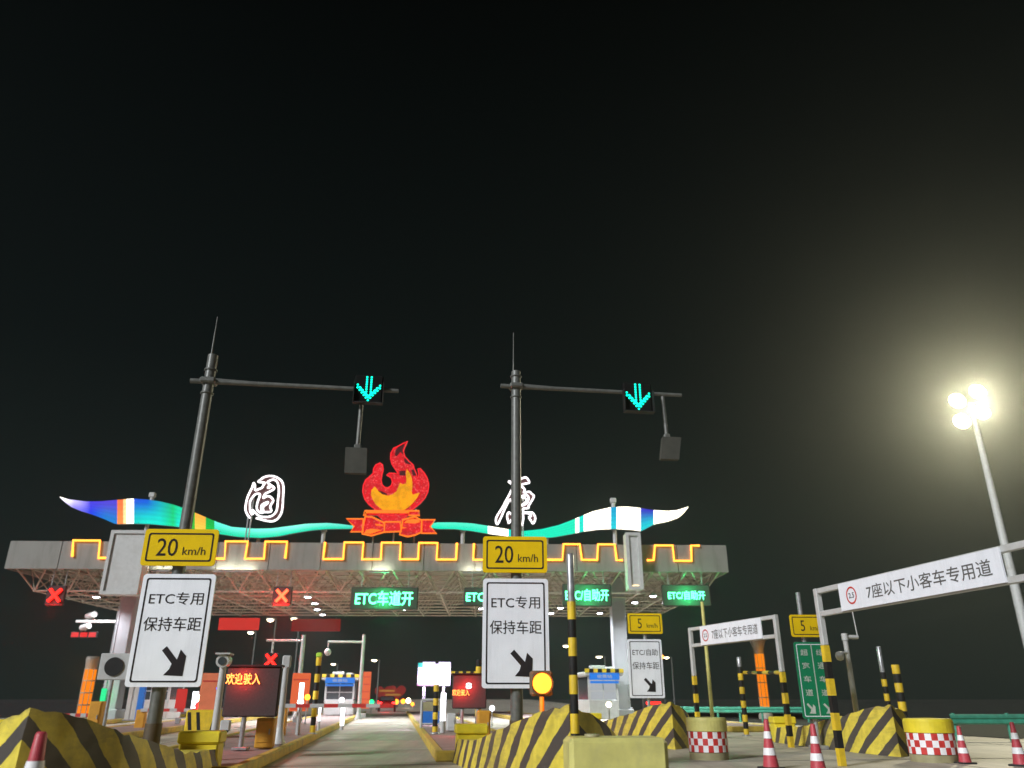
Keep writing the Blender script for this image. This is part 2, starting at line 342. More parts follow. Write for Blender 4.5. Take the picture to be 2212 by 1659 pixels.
def ribbon(T, B, SEG, label, masts, smooth_to):
    root = thing('led_ribbon', label, 'light sculpture', CWl(CF(T[0][0], 1150, -1)[0], 1.0, ZT), CR, 'glowing wave ribbons on the canopy roof')
    ox = CF(T[0][0], 1150, -1)[0]; m = MB(); cols = []; x0 = T[0][0]; x1 = T[-1][0]
    bounds = [q[0] for q in SEG if x0 < q[0] < x1]; edges = sorted(set([x0, x1] + bounds)); ed = []
    for a_, b_ in zip(edges, edges[1:]):
        si = max(i for i in range(len(SEG)) if SEG[i][0] <= a_ + .01 or i == 0); ct, cb = SEG[si][1], SEG[si][2]; nb = SEG[si + 1] if si + 1 < len(SEG) and SEG[si + 1][0] in SOFT else SEG[si]
        n = max(1, int((b_ - a_) / 6)); nr = 10
        for i in range(n):
            xs = (a_ + (b_ - a_) * i / n, a_ + (b_ - a_) * (i + 1) / n); vs = []
            for k2, xx in enumerate(xs):
                bl = (i + k2) / n
                yt, yb = interp(T, xx), interp(B, xx)
                for r in range(nr + 1):
                    lx, lz = CF(xx, yt + (yb - yt) * r / nr, -1); vs.append((lx - ox, 0, lz - ZT)); q = r / nr; q = q * q * (3 - 2 * q)
                    k = 1.0 if r % 2 else .86
                    cols.append([((ct[c_] * (1 - bl) + nb[1][c_] * bl) * (1 - q) + (cb[c_] * (1 - bl) + nb[2][c_] * bl) * q) * k for c_ in range(3)] + [1])
            m.add(vs, [(r, r + 1, nr + 2 + r, nr + 1 + r) for r in range(nr)])
            ed.append((vs[0], vs[nr], vs[nr + 1], vs[-1]))
    m.build('led_panel', M['e_ledrow'], root, attr={'led': cols})
    b = MB()
    for p0, p1, p2, p3 in ed:
        q = [Vector(p) for p in (p0, p1, p2, p3)]; y = Vector((0, .02, 0)); Y = Vector((0, .22, 0))
        b.add([q[0] + y, q[2] + y, q[2] + Y, q[0] + Y, q[1] + y, q[3] + y, q[3] + Y, q[1] + Y], [(0, 1, 2, 3), (4, 7, 6, 5), (3, 2, 6, 7)])
    b.build('casing', M['steel'], root)
    for px, py in masts:
        lx, lz = CF(px, py, -1.35); mm = MB(); mm.tube([(lx - ox, .36, -1.2), (lx - ox, .36, lz - ZT)], .12, 8); mm.box((lx - ox, .36, lz - ZT - .1), (.35, .3, .3), bev=.04); mm.build('support_mast', M['white'], root)
ribbon(T_L, B_L, SEG_L, 'glowing wave ribbon left of the flame, blue, orange, green and turquoise', [(330, 1066), (560, 1150), (700, 1140)], 0)
ribbon(T_R, B_R, SEG_R, 'glowing wave ribbon right of the flame, turquoise and white with a blue band', [(1324, 1078), (1000, 1140), (1180, 1155)], 0)
def spline(p, n=4):
    out = []
    for i in range(len(p) - 1):
        a, b, c, d = p[max(0, i - 1)], p[i], p[i + 1], p[min(len(p) - 1, i + 2)]
        for k in range(n):
            t = k / n; out.append(tuple(.5 * (2 * b[j] + (c[j] - a[j]) * t + (2 * a[j] - 5 * b[j] + 4 * c[j] - d[j]) * t * t + (3 * b[j] - a[j] - 3 * c[j] + d[j]) * t ** 3) for j in (0, 1)))
    return out + [p[-1]]
# outlined neon characters
def neon_char(label, paths, plate, ox, oy, k, r):
    c0 = CF(*crop_pts(ox, oy, k, [paths[0][0]])[0], -.6); base = CWl(c0[0], .6, ZT)
    root = thing('neon_character', label, 'neon character', base, CR, 'neon characters of the place name')
    cv = lambda pts: [(q[0] - c0[0], q[1] - ZT) for q in (CF(a_, b_, -.6) for a_, b_ in crop_pts(ox, oy, k, pts))]
    m = MB()
    for p in paths:
        m.tube([(a_, -.1, b_) for a_, b_ in spline(cv(p))], r, 7)
    m.build('neon_tube', M['e_white'], root)
    b = MB()
    for p in plate: b.prism(cv(p), 0, .16)
    b.build('letter_body', mat('letter body', (.09, .035, .035), .7), root)
    xs = [a_ for a_, b_ in cv(plate[0])]; zs = [b_ for a_, b_ in cv(plate[0])]
    s = MB()
    for q in (.3, .7): s.tube([(min(xs) + (max(xs) - min(xs)) * q, .2, -1.2), (min(xs) + (max(xs) - min(xs)) * q, .2, max(zs) - .4)], .04, 6)
    s.build('support_frame', M['steel'], root)
k1 = 200 / 1508 * .5486; o1 = (950 * .5486, 1850 * .5486)
GU = [[(275, 1440), (190, 1330), (140, 1180), (150, 1040), (190, 860), (260, 690), (340, 530), (380, 400), (420, 480), (430, 620), (520, 590), (630, 540), (670, 470), (710, 400), (620, 385), (520, 370), (600, 290), (720, 220), (880, 195), (1020, 220), (1150, 290), (1230, 380), (1265, 520), (1262, 700), (1250, 880), (1240, 1080), (1210, 1270), (1130, 1420), (1040, 1500), (930, 1540), (790, 1530), (620, 1490), (455, 1445)],
      [(450, 1300), (540, 1380), (680, 1410), (850, 1400), (960, 1350), (1050, 1240), (1085, 1080), (1100, 900), (1125, 700), (1120, 530), (1080, 380), (1000, 310), (920, 310), (790, 375), (840, 430), (930, 490), (985, 540), (970, 590), (850, 660), (720, 730), (665, 850), (760, 800), (850, 800), (930, 860), (960, 940), (900, 1030), (870, 1120), (905, 1210), (870, 1260), (720, 1265), (590, 1285), (500, 1220), (470, 1130), (500, 960), (550, 830), (565, 740), (520, 720), (430, 740), (330, 850), (275, 960), (270, 1100), (280, 1240), (330, 1330), (370, 1290), (340, 1200), (430, 1280)],
      [(790, 540), (850, 490), (890, 500), (840, 545), (790, 540)], [(620, 1230), (610, 1080), (690, 1010), (790, 970), (800, 1000), (720, 1060), (660, 1120), (670, 1230)]]
GU_B = [[(275, 1440), (140, 1180), (190, 860), (380, 400), (430, 620), (350, 800), (270, 1000), (260, 1300)], [(430, 620), (700, 450), (760, 400), (985, 560), (720, 720), (600, 800), (560, 720), (440, 700)], [(520, 370), (720, 220), (880, 195), (1050, 230), (1200, 340), (1265, 520), (1250, 880), (1210, 1270), (1130, 1420), (1000, 1360), (1085, 1080), (1125, 700), (1080, 380), (920, 310), (760, 380)], [(455, 1440), (540, 1380), (850, 1400), (1000, 1350), (1130, 1420), (930, 1540), (700, 1510)], [(665, 850), (850, 800), (960, 940), (870, 1120), (905, 1230), (600, 1280), (500, 1180), (540, 900), (600, 780)]]
neon_char('white neon outlined character nearest the left end of the canopy, rounded like a shell', GU, GU_B, *o1, k1, .055)
k2 = 200 / 1443 * .5486; o2 = (1930 * .5486, 1860 * .5486)
YU = [[(700, 400), (515, 275), (640, 285), (760, 270), (860, 205), (1000, 155), (1060, 200), (1110, 290), (1070, 320), (960, 340), (840, 370), (760, 360)],
      [(730, 420), (620, 500), (540, 650), (430, 850), (330, 1040), (230, 1190), (170, 1310), (165, 1400), (190, 1480), (230, 1450), (300, 1310), (400, 1080), (500, 880), (570, 780), (620, 870), (640, 960), (740, 960), (860, 950), (960, 900), (1020, 830), (1000, 750), (930, 720), (850, 730), (740, 750)],
      [(760, 450), (880, 420), (960, 470), (980, 530), (950, 580), (1020, 580), (1110, 560), (1180, 620), (1240, 680), (1200, 780), (1140, 880), (1080, 980), (1095, 1000), (1060, 1030), (940, 1040), (950, 1130), (1080, 1150), (1190, 1150), (1250, 1220), (1280, 1310), (1260, 1400), (1210, 1460), (1150, 1370), (1100, 1280), (1160, 1250), (1130, 1190), (1050, 1170), (940, 1170), (940, 1300), (925, 1420), (890, 1510), (850, 1530)],
      [(700, 700), (860, 690), (980, 665), (1060, 670), (1090, 740), (1070, 830), (1010, 910), (860, 970)], [(720, 1150), (620, 1210), (540, 1150), (500, 1180), (480, 1270), (510, 1400), (530, 1450), (620, 1340), (720, 1270)]]
YU_B = [[(515, 275), (860, 205), (1000, 155), (1110, 290), (840, 370), (700, 380)], [(730, 420), (430, 850), (170, 1310), (190, 1480), (300, 1310), (570, 780), (660, 700)], [(880, 420), (980, 530), (1110, 560), (1240, 680), (1080, 980), (940, 1040), (880, 980), (1060, 800), (1040, 680), (860, 640)], [(1080, 1150), (1250, 1220), (1280, 1310), (1210, 1460), (1100, 1280), (1160, 1250)], [(500, 1180), (620, 1200), (620, 1340), (530, 1450), (480, 1270)]]
neon_char('white neon outlined character behind the middle lane pole, like a leaning figure', YU, YU_B, *o2, k2, .055)
# flame emblem
kf = 400 / 1659 * .5486; of = (1350 * .5486, 1720 * .5486)
f0 = CF(*crop_pts(*of, kf, [(820, 1600)])[0], -.5)
flame = thing('flame_emblem', 'red and orange lit flame emblem above a bow at the middle of the canopy', 'light emblem', CWl(f0[0], .5, ZT), CR)
fc = lambda pts: [(q[0] - f0[0], q[1] - ZT) for q in (CF(a_, b_, -.5) for a_, b_ in crop_pts(*of, kf, pts))]
OUT = [(760, 1280), (560, 1210), (430, 1110), (360, 1020), (325, 900), (335, 800), (370, 710), (430, 660), (495, 600), (505, 520), (540, 460), (610, 428), (650, 460), (660, 540), (640, 620), (625, 700), (640, 780), (690, 830), (740, 835), (790, 800), (810, 740), (790, 670), (715, 625), (760, 595), (850, 600), (900, 600), (850, 520), (800, 440), (780, 360), (785, 270), (830, 190), (905, 155), (985, 110), (1060, 72), (1020, 150), (990, 230), (1010, 320), (1080, 400), (1150, 460), (1165, 520), (1200, 600), (1225, 680), (1240, 600), (1225, 525), (1265, 520), (1330, 590), (1380, 680), (1405, 780), (1390, 900), (1340, 1000), (1260, 1090), (1150, 1180), (1000, 1260), (880, 1290)]
CORE = [(525, 815), (470, 870), (460, 950), (490, 1030), (540, 1110), (640, 1190), (740, 1240), (860, 1250), (980, 1215), (1080, 1150), (1160, 1070), (1220, 990), (1260, 915), (1200, 930), (1140, 950), (1125, 900), (1140, 800), (1130, 690), (1100, 600), (1045, 530), (1030, 600), (1040, 700), (1030, 770), (970, 780), (935, 755), (910, 820), (880, 890), (820, 940), (740, 965), (650, 945), (580, 890)]
m = MB(); m.prism(fc(OUT), 0, .22, 0, 1); m.build('flame_body', [M['e_flame'], M['steel']], flame)
m = MB(); m.tube([(a_, -.03, b_) for a_, b_ in fc(OUT)], .035, 6, closed=True); m.build('flame_outline', em('red neon', (1, .02, .03), 1.1), flame)
DK = [[(905, 165), (1000, 105), (1010, 140), (975, 220), (1000, 300), (940, 250), (880, 320), (850, 300), (860, 220)], [(1010, 330), (1090, 410), (1120, 450), (1030, 440), (1000, 400)], [(920, 560), (1020, 550), (1025, 635), (925, 632)], [(1120, 545), (1160, 530), (1205, 635), (1140, 635)], [(570, 880), (640, 890), (720, 930), (720, 955), (640, 935)]]
unlit = mat('unlit letter red', (.10, .022, .026), .8, spec=.1)
for p in DK: MB().prism(fc(p), -.012, -.004).build('unlit_patch', unlit, flame)
m = MB(); m.prism(fc(CORE), -.06, -.014, 0, 1); m.build('flame_core', [M['e_core'], M['steel']], flame)
bow = [[(390, 1225), (1240, 1225), (1240, 1285), (390, 1285)], [(60, 1345), (335, 1345), (330, 1555), (130, 1555), (190, 1470)], [(1510, 1360), (1290, 1360), (1285, 1580), (1535, 1580), (1425, 1470)], [(370, 1310), (470, 1310), (680, 1410), (680, 1560), (470, 1620), (320, 1590), (335, 1450)], [(980, 1360), (1180, 1310), (1290, 1370), (1285, 1560), (1180, 1610), (1060, 1635), (930, 1600), (960, 1500)], [(690, 1395), (940, 1395), (955, 1550), (680, 1560)], [(560, 1285), (1080, 1285), (980, 1390), (680, 1400)]]
m = MB()
for i, p in enumerate(bow): m.prism(fc(p), -.02 - .008 * i, .2 - .008 * i, 0, 1)
bw = m.build('bow', [M['e_flame'], M['steel']], flame)
m = MB()
for p in bow[1:6] + [[(360, 1215), (1250, 1215), (1255, 1290), (1080, 1290), (1080, 1240), (380, 1240), (380, 1290), (345, 1290)]]: m.tube([(a_, -.09, b_) for a_, b_ in fc(p)], .055, 6, closed=True)
for p in ([(350, 1580), (380, 1530), (480, 1505), (640, 1530), (560, 1555), (460, 1590)], [(1000, 1410), (1040, 1370), (1150, 1345), (1250, 1360), (1260, 1400), (1180, 1420)], [(530, 1425), (660, 1440), (660, 1465), (540, 1450)], [(960, 1470), (1050, 1490), (960, 1505)]): m.prism(fc(p), -.10, -.07)
m.build('bow_trim', M['e_edge'], bw)
s = MB()
for q in (-1.2, 0, 1.2): s.tube([(q, .35, -1.2), (q, .35, 2.2)], .06, 6)
s.build('support_frame', M['steel'], flame)
# amber meander neon on the fascia
NEON = [('amber neon meander on the left end of the fascia', [(156, 1202), (158, 1167), (216, 1167), (212, 1206), (300, 1207), (313, 1207), (316, 1168), (372, 1168), (370, 1207), (485, 1207), (487, 1170), (535, 1170), (529, 1207), (570, 1207), (573, 1171), (620, 1171), (616, 1206)]),
        ('amber neon meander of four teeth under the flame emblem', [(702, 1172), (698, 1207.5), (741, 1207.5), (744, 1172), (785, 1172), (782, 1208), (822.5, 1208), (824.5, 1172), (865.5, 1172), (863.5, 1208), (903, 1208), (905, 1172.5), (945, 1172.5), (943, 1208.5), (985, 1208.5), (987, 1172)]),
        ('amber neon meander passing behind the middle 20 km/h plate', [(1024, 1173), (1022, 1209), (1063, 1209), (1065, 1174), (1105, 1174), (1106, 1209), (1146, 1209), (1215, 1209), (1217.5, 1175.5), (1252.5, 1175.5), (1257, 1209), (1290, 1209.5), (1292, 1176), (1328, 1177), (1332, 1210), (1345, 1210)]),
        ('short amber neon meander at the right end of the fascia', [(1398, 1210), (1412, 1210), (1415, 1178), (1453, 1178), (1456.5, 1212), (1494, 1212.5), (1493, 1178.6), (1511, 1178.6)])]
for lab, pts in NEON:
    q = [CF(a_, b_, .1) for a_, b_ in pts]; o = CWl(q[0][0], -.1, 8)
    zt = sum(b_ for a_, b_ in q if b_ > 8.8) / max(1, len([1 for a_, b_ in q if b_ > 8.8])); zb = sum(b_ for a_, b_ in q if b_ <= 8.8) / max(1, len([1 for a_, b_ in q if b_ <= 8.8]))
    m = MB(); m.tube([(a_ - q[0][0], 0, (b_ if abs(b_ - 8.8) < .2 else (zt if b_ > 8.8 else zb)) - 8) for a_, b_ in q], .066, 7)
    tag(m.build('neon_strip', M['e_amber'], loc=o, rz=CR), lab, 'neon strip', 'amber neon meanders on the fascia')
for lab, xa, xb in (('added short wash lamp lighting the fascia beside the left column head', 326, 368), ('added long wash lamp lighting the fascia right of the left 20 km/h plate', 462, 548), ('added short wash lamp lighting the fascia below the flame emblem', 796, 842), ('added short wash lamp lighting the fascia left of the middle 20 km/h plate', 1000, 1043)):
    a_, b_ = CF(xa, 1226, .3)[0], CF(xb, 1226, .3)[0]; r = thing('added_wash_lamp', lab, 'wash lamp', CWl((a_ + b_) / 2, -.3, 7.86), CR, 'added wash lamps along the fascia foot')  # added fixtures, placed to throw the pale patches along the fascia foot
    MB().box((0, 0, 0), (b_ - a_, .12, .08), bev=.02).build('housing', M['steel'], r)
    MB().box((0, .24, .03), (.05, .36, .03)).build('bracket', M['steel'], r)
    L = bpy.data.lights.new('wash', 'AREA'); L.shape = 'RECTANGLE'; L.size = b_ - a_; L.size_y = .06; L.energy = 16 * (b_ - a_); L.color = (1, 1, .80)
    lo = bpy.data.objects.new('light_source', L); C.objects.link(lo); lo.parent = r; lo.location = (0, .02, .07); lo.rotation_euler = (R(155), 0, 0)
# ------------------------------------------------------------------ lamps under the canopy
DL = [(208, 1290), (272, 1306), (664.6, 1290), (680, 1304), (685, 1317), (697, 1328), (873.4, 1316.4), (1040, 1315), (1210.6, 1313.7), (1190.3, 1325), (1246.6, 1301), (1295.7, 1325), (1371.3, 1302), (1411, 1288)]
DLL = ['canopy downlight beside the left column head', 'small canopy downlight above the white arm of the left column', 'first downlight right of the left red cross, nearest the front', 'second downlight of the slanting row right of the red cross', 'brightest downlight of the slanting row right of the red cross', 'last downlight of the slanting row, over the rear edge', 'downlight just under the large green lane display', 'downlight beside the left edge of the middle white lane sign', 'downlight just right of the middle white lane sign', 'rear downlight low behind the middle white lane sign', 'downlight touching the striped pole under the green display', 'rear downlight right of the striped pole', 'downlight left of the white column head, close to the right column', 'bluish downlight under the right end of the canopy']
root0 = None
for (px, py), lab in zip(DL, DLL):
    p = PZ(px, py, 6.72)
    if root0 is None:
        root0 = thing('canopy_downlight', lab, 'ceiling light', p, CR, 'downlights under the canopy')
        m = MB(); m.lathe([(.001, .20), (.12, .19), (.20, .06), (.21, 0.0)], 16); m.box((0, 0, .23), (.06, .06, .1)); m.build('housing', M['steel'], root0)
        m = MB(); m.lathe([(.001, -.05), (.12, -.035), (.19, .0)], 16); m.build('lens', M['e_down'], root0)
        r = root0
    else: r = dup(root0, p, CR, lab)
    L = bpy.data.lights.new('downlight', 'SPOT'); L.energy = 950; L.spot_size = R(150); L.spot_blend = .6; L.color = (.90, .93, 1); L.shadow_soft_size = .15
    lo = bpy.data.objects.new('light_source', L); C.objects.link(lo); lo.parent = r; lo.location = (0, 0, -.1)
# ------------------------------------------------------------------ led displays hung from the truss
def led_display(label, cx, cy, wpx, hpx, body, tw, th, te, be, off=-.25, bold=.014, cat='lane display', name='lane_display', group='lane displays under the canopy'):
    x, z = CF(cx, cy, off); x1, z1 = CF(cx + wpx / 2, cy - hpx / 2, off); W = 2 * (x1 - x); H = 2 * (z1 - z)
    root = thing(name, label, cat, CWl(x, -off, z), CR, group)
    m = MB(); m.box((0, .10, 0), (W, .16, H), bev=.05); m.build('cabinet', M['board'], root)
    for q in (-.35, .35): MB().tube([(q * W, .1, H / 2), (q * W, .1, 8.3 - z)], .03, 6).build('hanger', M['steel'], root)
    x2, z2 = CF(cx + tw / 2, cy - th / 2, off); w2, h2 = 2 * (x2 - x), 2 * (z2 - z)
    m = MB()
    if body == 'X':
        for s_ in (-1, 1):
            m.tube([(-s_ * w2 / 2, -.05, -h2 / 2), (s_ * w2 / 2, -.05, h2 / 2)], .085, 6)
    else: m.text(body, 0, 0, w2, h2, -.03, 0, bold)
    m.build('lettering' if body != 'X' else 'red_cross', te, root)
    L = bpy.data.lights.new('added display glow', 'POINT'); L.shadow_soft_size = .25; L.energy = be[0]; L.color = be[1]
    lo = bpy.data.objects.new('light_source', L); C.objects.link(lo); lo.parent = root; lo.location = (0, -.15, -H / 2 - .35) if body == 'X' else (0, -.45, -.05)  # added unseen lamp: below a cross it reddens the truss, else greens the panel
    if body == 'X':
        L = bpy.data.lights.new('added display glow', 'POINT'); L.shadow_soft_size = .2; L.energy = be[0] * .045; L.color = be[1]
        lo = bpy.data.objects.new('light_source', L); C.objects.link(lo); lo.parent = root; lo.location = (0, -.4, 0)
    return root
RED = (1, .02, .015); GRN = (.02, 1, .25)
led_display('red cross lane display hung at the dark left end of the canopy', 119, 1286, 50, 42, 'X', 30, 26, M['e_red'], (120, RED))
led_display('bright red cross lane display between the downlights and the left lane sign', 609, 1287, 46, 40, 'X', 26, 25, em('hot red led', (1, .085, .03), 5), (560, RED))
led_display('large green lane display reading ETC and three characters over the open lane', 830, 1292.5, 148, 48, 'ETC车道开', 126, 31, M['e_greentext'], (260, GRN), bold=.014)
led_display('green lane display half hidden behind the middle white lane sign', 1062, 1289, 120, 40, 'ETC车道开', 110, 24, M['e_greentext'], (60, GRN))
led_display('green lane display whose first letter the striped pole hides', 1268, 1285.5, 104, 48, 'ETC/自助开', 92, 25, M['e_greentext'], (200, GRN), bold=.014)
led_display('rightmost green lane display, beyond the right column head', 1483, 1286, 100, 46, 'ETC/自助开', 78, 19, M['e_greentext'], (230, GRN), bold=.014)
# red boards hung from the rear edge of the canopy
for lab, bx in (('bright red board hung under the rear truss, beside the left lane sign', (475, 558, 1335, 1361)), ('dark red board hung under the rear truss left of the barrier arm', (632, 734, 1337, 1364))):
    D = FL.y + 17.5; p0 = P(bx[0], bx[2], D); p1 = P(bx[1], bx[3], D)
    r = thing('hanging_board', lab, 'board', ((p0.x + p1.x) / 2, D, p1.z), CR, 'red boards under the rear truss')
    m = MB(); m.box((0, 0, (p0.z - p1.z) / 2), (p1.x - p0.x, .12, p0.z - p1.z), bev=.02); m.build('panel', em('dim red board', (.8, .05, .04), .75 if 'bright' in lab else .2), r)  # emission stands for the red light falling on these boards
    for q in (-.4, .4): MB().tube([(q * (p1.x - p0.x), 0, p0.z - p1.z), (q * (p1.x - p0.x), 0, 7 - p1.z)], .03, 6).build('hanger', M['steel'], r)
# ------------------------------------------------------------------ lane poles with arms, signs, arrows
def lane_pole(lab, px, py, D, ytop, yarm, alen, mast):
    X = Xp(px, py, D); zt = Zp(ytop, D); za = Zp(yarm, D)
    r = thing('lane_pole', lab, 'pole', (X, D, 0), A, 'tall lane poles with arms')
    m = MB(); m.tube([(0, 0, 0), (0, 0, zt)], [.125, .105], 8); m.lathe([(.20, 0), (.20, .03), (.14, .06)], 8)
    for z in (za - .25, za + .25): m.lathe([(.118, z - .02), (.134, z - .012), (.134, z + .012), (.118, z + .02)], 8)
    m.build('pole_shaft', M['pole'], r)
    m = MB(); m.tube([(-.35, -.02, za), (alen, -.02, za)], [.055, .045], 8); m.box((0, -.02, za), (.30, .29, .12), bev=.03)
    m.tube([(.1, -.02, za + .05), (.9, -.02, za + .02)], .03, 6); m.build('arm', M['pole'], r)
    m = MB(); m.tube([(-.05, .05, zt - .4), (-.05, .05, zt + mast)], [.022, .008], 6); m.build('lightning_rod', M['pole'], r)
    m = MB(); m.tube([(0, 0, .9), (0, 0, 0.0)], .142, 8); m.build('painted_foot', mat('brown foot paint', (.07, .05, .03), .6, dirt=((.3, .22, .05), .5)), r)
    return X, za
XL, ZAL = lane_pole('tall grey lane pole with an arm, at the left 20 km/h plate', 422, 1007, 14.2, 768, 825, 3.75, .9)
XC, ZAC = lane_pole('tall grey lane pole with an arm, at the middle 20 km/h plate', 1115, 1000, 16.0, 803, 836, 3.85, 1.0)
def board(name, lab, cat, D, px0, px1, py0, py1, face, frame, rz, group, r_=.06):
    ym = (py0 + py1) / 2; p0 = Vector((Xp(px0, ym, D), D, Zp(py0, D))); p1 = Vector((Xp(px1, ym, D), D, Zp(py1, D))); W = p1.x - p0.x; H = p0.z - p1.z
    root = thing(name, lab, cat, ((p0.x + p1.x) / 2, D, p1.z), rz, group)
    def rr(w_, h_, rad, n=5):
        pts = []
        for cx, cz, a0 in ((w_ / 2 - rad, h_ / 2 - rad, 0), (-w_ / 2 + rad, h_ / 2 - rad, 90), (-w_ / 2 + rad, -h_ / 2 + rad, 180), (w_ / 2 - rad, -h_ / 2 + rad, 270)):
            for i in range(n + 1): q = R(a0 + 90 * i / n); pts.append((cx + rad * math.cos(q), H / 2 + cz + rad * math.sin(q)))
        return pts
    m = MB(); m.prism(rr(W, H, r_), 0, .035); m.build('panel', face, root)
    if frame:
        ins = .055 * min(W, 1.4); wd = .022 * min(W, 1.4)
        a_ = rr(W - 2 * ins, H - 2 * ins, r_ * .7); b_ = rr(W - 2 * ins - 2 * wd, H - 2 * ins - 2 * wd, r_ * .55); n = len(a_)
        m = MB(); m.add([(q[0], -.004, q[1]) for q in a_] + [(q[0], -.004, q[1]) for q in b_], [(i, (i + 1) % n, n + (i + 1) % n, n + i) for i in range(n)]); m.build('border', frame, root)
    return root, W, H
def arrow_poly(cx, cz, s):                   # arrow to the lower right
    sh = [(-.55, .66), (-.36, .82), (.20, .26), (.30, .62), (.62, .30), (.60, -.66), (-.32, -.62), (-.02, -.34), (.02, -.10)]
    sh = [(-.62, .55), (-.40, .76), (.22, .10), (.34, .60), (.66, .28), (.62, -.70), (-.36, -.66), (-.10, -.36), (-.02, -.10)]
    return [(cx + a_ * s, cz + b_ * s) for a_, b_ in sh]
def lane_sign(lab, D, px, y0, y1, l1, l2, rz, grp='white lane signs', bold=.0):
    root, W, H = board('lane_sign', lab, 'lane sign', D, px[0], px[1], y0, y1, M['sign_white'], M['ink'], rz, grp)
    MB().text(l1, .0, H * .775, W * .74, H * .115, -.006, 0, bold).build('lettering', M['ink'], root); MB().text(l2, .0, H * .545, W * .78, H * .125, -.006, 0, bold).build('lettering', M['ink'], root)
    m = MB(); pts = arrow_poly(W * .08, H * .215, W * .26); m.add([(a_, -.006, b_) for a_, b_ in pts], [list(range(len(pts)))[::-1]]); m.build('arrow', M['ink'], root)
    return root
def speed_plate(lab, D, px0, px1, y0, y1, num, rz, nx=.0):
    root, W, H = board('speed_plate', lab, 'speed sign', D, px0, px1, y0, y1, M['sign_yellow'], M['ink'], rz, 'yellow speed plates')
    MB().text(num, -W * (.17 if len(num) > 1 else .16), H * .5, W * (.28 if len(num) > 1 else .12), H * .48, -.006, 0, .0).build('number', M['ink'], root); MB().text('km/h', W * .20, H * .40, W * .31, H * .22, -.006, 0, .0).build('lettering', M['ink'], root)
lane_sign('white lane sign with a black arrow, on the pole left of the open lane', 14.0, (291, 449), 1240, 1484, 'ETC专用', '保持车距', R(2.5))
lane_sign('white lane sign with a black arrow, above the amber beacon', 15.82, (1042, 1186), 1250, 1487, 'ETC专用', '保持车距', R(2.5))
speed_plate('yellow 20 km/h plate on the pole left of the open lane', 14.0, 310, 467, 1143, 1222, '20', R(2.5))
speed_plate('yellow 20 km/h plate above the middle white lane sign', 15.82, 1043, 1182, 1159, 1237, '20', R(2.5))
# farther lane sign with 5 km/h plate and its post
r = thing('sign_post', 'grey post carrying the small white lane sign and 5 km/h plate', 'sign post', (Xp(1397, 1440, 30.1), 30.1, 0), A, 'posts of the 5 km/h plates')
MB().tube([(0, 0, 0), (0, 0, Zp(1330, 30))], .07, 8).build('post_shaft', M['steel'], r); MB().box((0, 0, .05), (.4, .4, .1), bev=.02).build('base_plate', M['steel'], r)
lane_sign('small white lane sign right of the column, with a slash in its lettering', 29.95, (1358, 1433), 1381, 1508, 'ETC/自助', '保持车距', R(4))
speed_plate('small yellow 5 km/h plate above the small white lane sign', 29.95, 1356, 1431, 1325, 1369, '5', R(4))
r = dup(r, (Xp(1745, 1440, 23.15), 23.15, 0), A, 'grey post carrying the green lane sign and the second 5 km/h plate')
speed_plate('small yellow 5 km/h plate above the green lane sign', 23.0, 1707, 1785, 1328, 1376, '5', R(4))
root, W, H = board('green_lane_sign', 'tall green lane sign of two columns with white arrows at the bottom', 'lane sign', 23.0, 1724, 1800, 1387, 1553, M['green'], M['sign_white'], R(4), None)
m = MB(); m.box((0, -.004, H / 2), (.025, .004, H - .12))
pale = mat('pale lettering', (.50, .54, .48), .5)
m.build('dividing_line', pale, root)
for q, word in ((-1, '超宽车道'), (1, '绿通车道')):
    m = MB()
    for i, a_ in enumerate(word): m.text(a_, q * W * .23, H * (.86 - .175 * i), W * .22, H * .085, -.006, 0, .01)
    m.build('lettering', pale, root); m = MB(); pts = arrow_poly(q * W * .24, H * .13, W * .19); m.add([(a_, -.006, b_) for a_, b_ in pts], [list(range(len(pts)))[::-1]]); m.build('arrow', pale, root)
# green lane arrows and hanging boxes on the arms
def arm_pt(X, D, lx, z): return Vector((X + lx * math.cos(A), D + lx * math.sin(A), z))
def lane_arrow(lab, X, D, lx, z, sc=1.0):
    r = thing('lane_signal', lab, 'lane signal', arm_pt(X, D, lx, z), A, 'green arrow lane signals')
    m = MB(); m.box((0, -.05, 0), (.66, .14, .72), bev=.03); m.box((0, .05, .0), (.12, .1, .2)); m.build('housing', mat('matt black housing', (.012, .012, .012), 1, spec=.0), r)
    m = MB(); m.box((0, -.15, -.37), (.70, .18, .02)); m.box((-.34, -.15, -.1), (.015, .16, .5)); m.box((.34, -.15, -.1), (.015, .16, .5)); m.build('visor', M['black'], r)
    m = MB()
    pts = [(q * .052, .30 - .062 * i) for q in (-1, 1) for i in range(8)]
    for rr_ in range(2):
        for i in range(6):
            for q in (-1, 1): pts.append((q * (.0 + .052 * i), -.285 + .062 * i + .07 * rr_))
    for i in range(4):
        for q in (-1, 1): pts.append((q * (.028 + .055 * i), -.215 + .062 * i + .05))
    for a_, b_ in pts: m.lathe([(.026, -.0), (.018, .012), (.001, .018)], 8, 0, (0, 0, 0)); 
    m = MB()
    for a_, b_ in pts:
        n = 8; m.add([(a_ + .027 * math.cos(2 * math.pi * i / n), -.128, b_ + .027 * math.sin(2 * math.pi * i / n)) for i in range(n)] + [(a_, -.145, b_)], [(i, (i + 1) % n, n) for i in range(n)])
    m.build('arrow', M['e_cyan'], r); r.scale = (sc, sc, sc)
lane_arrow('green arrow lane signal on the left pole arm', XL, 14.2, 3.15, ZAL - .02, .86)
lane_arrow('green arrow lane signal on the middle pole arm', XC, 16.0, 2.78, ZAC - .14)
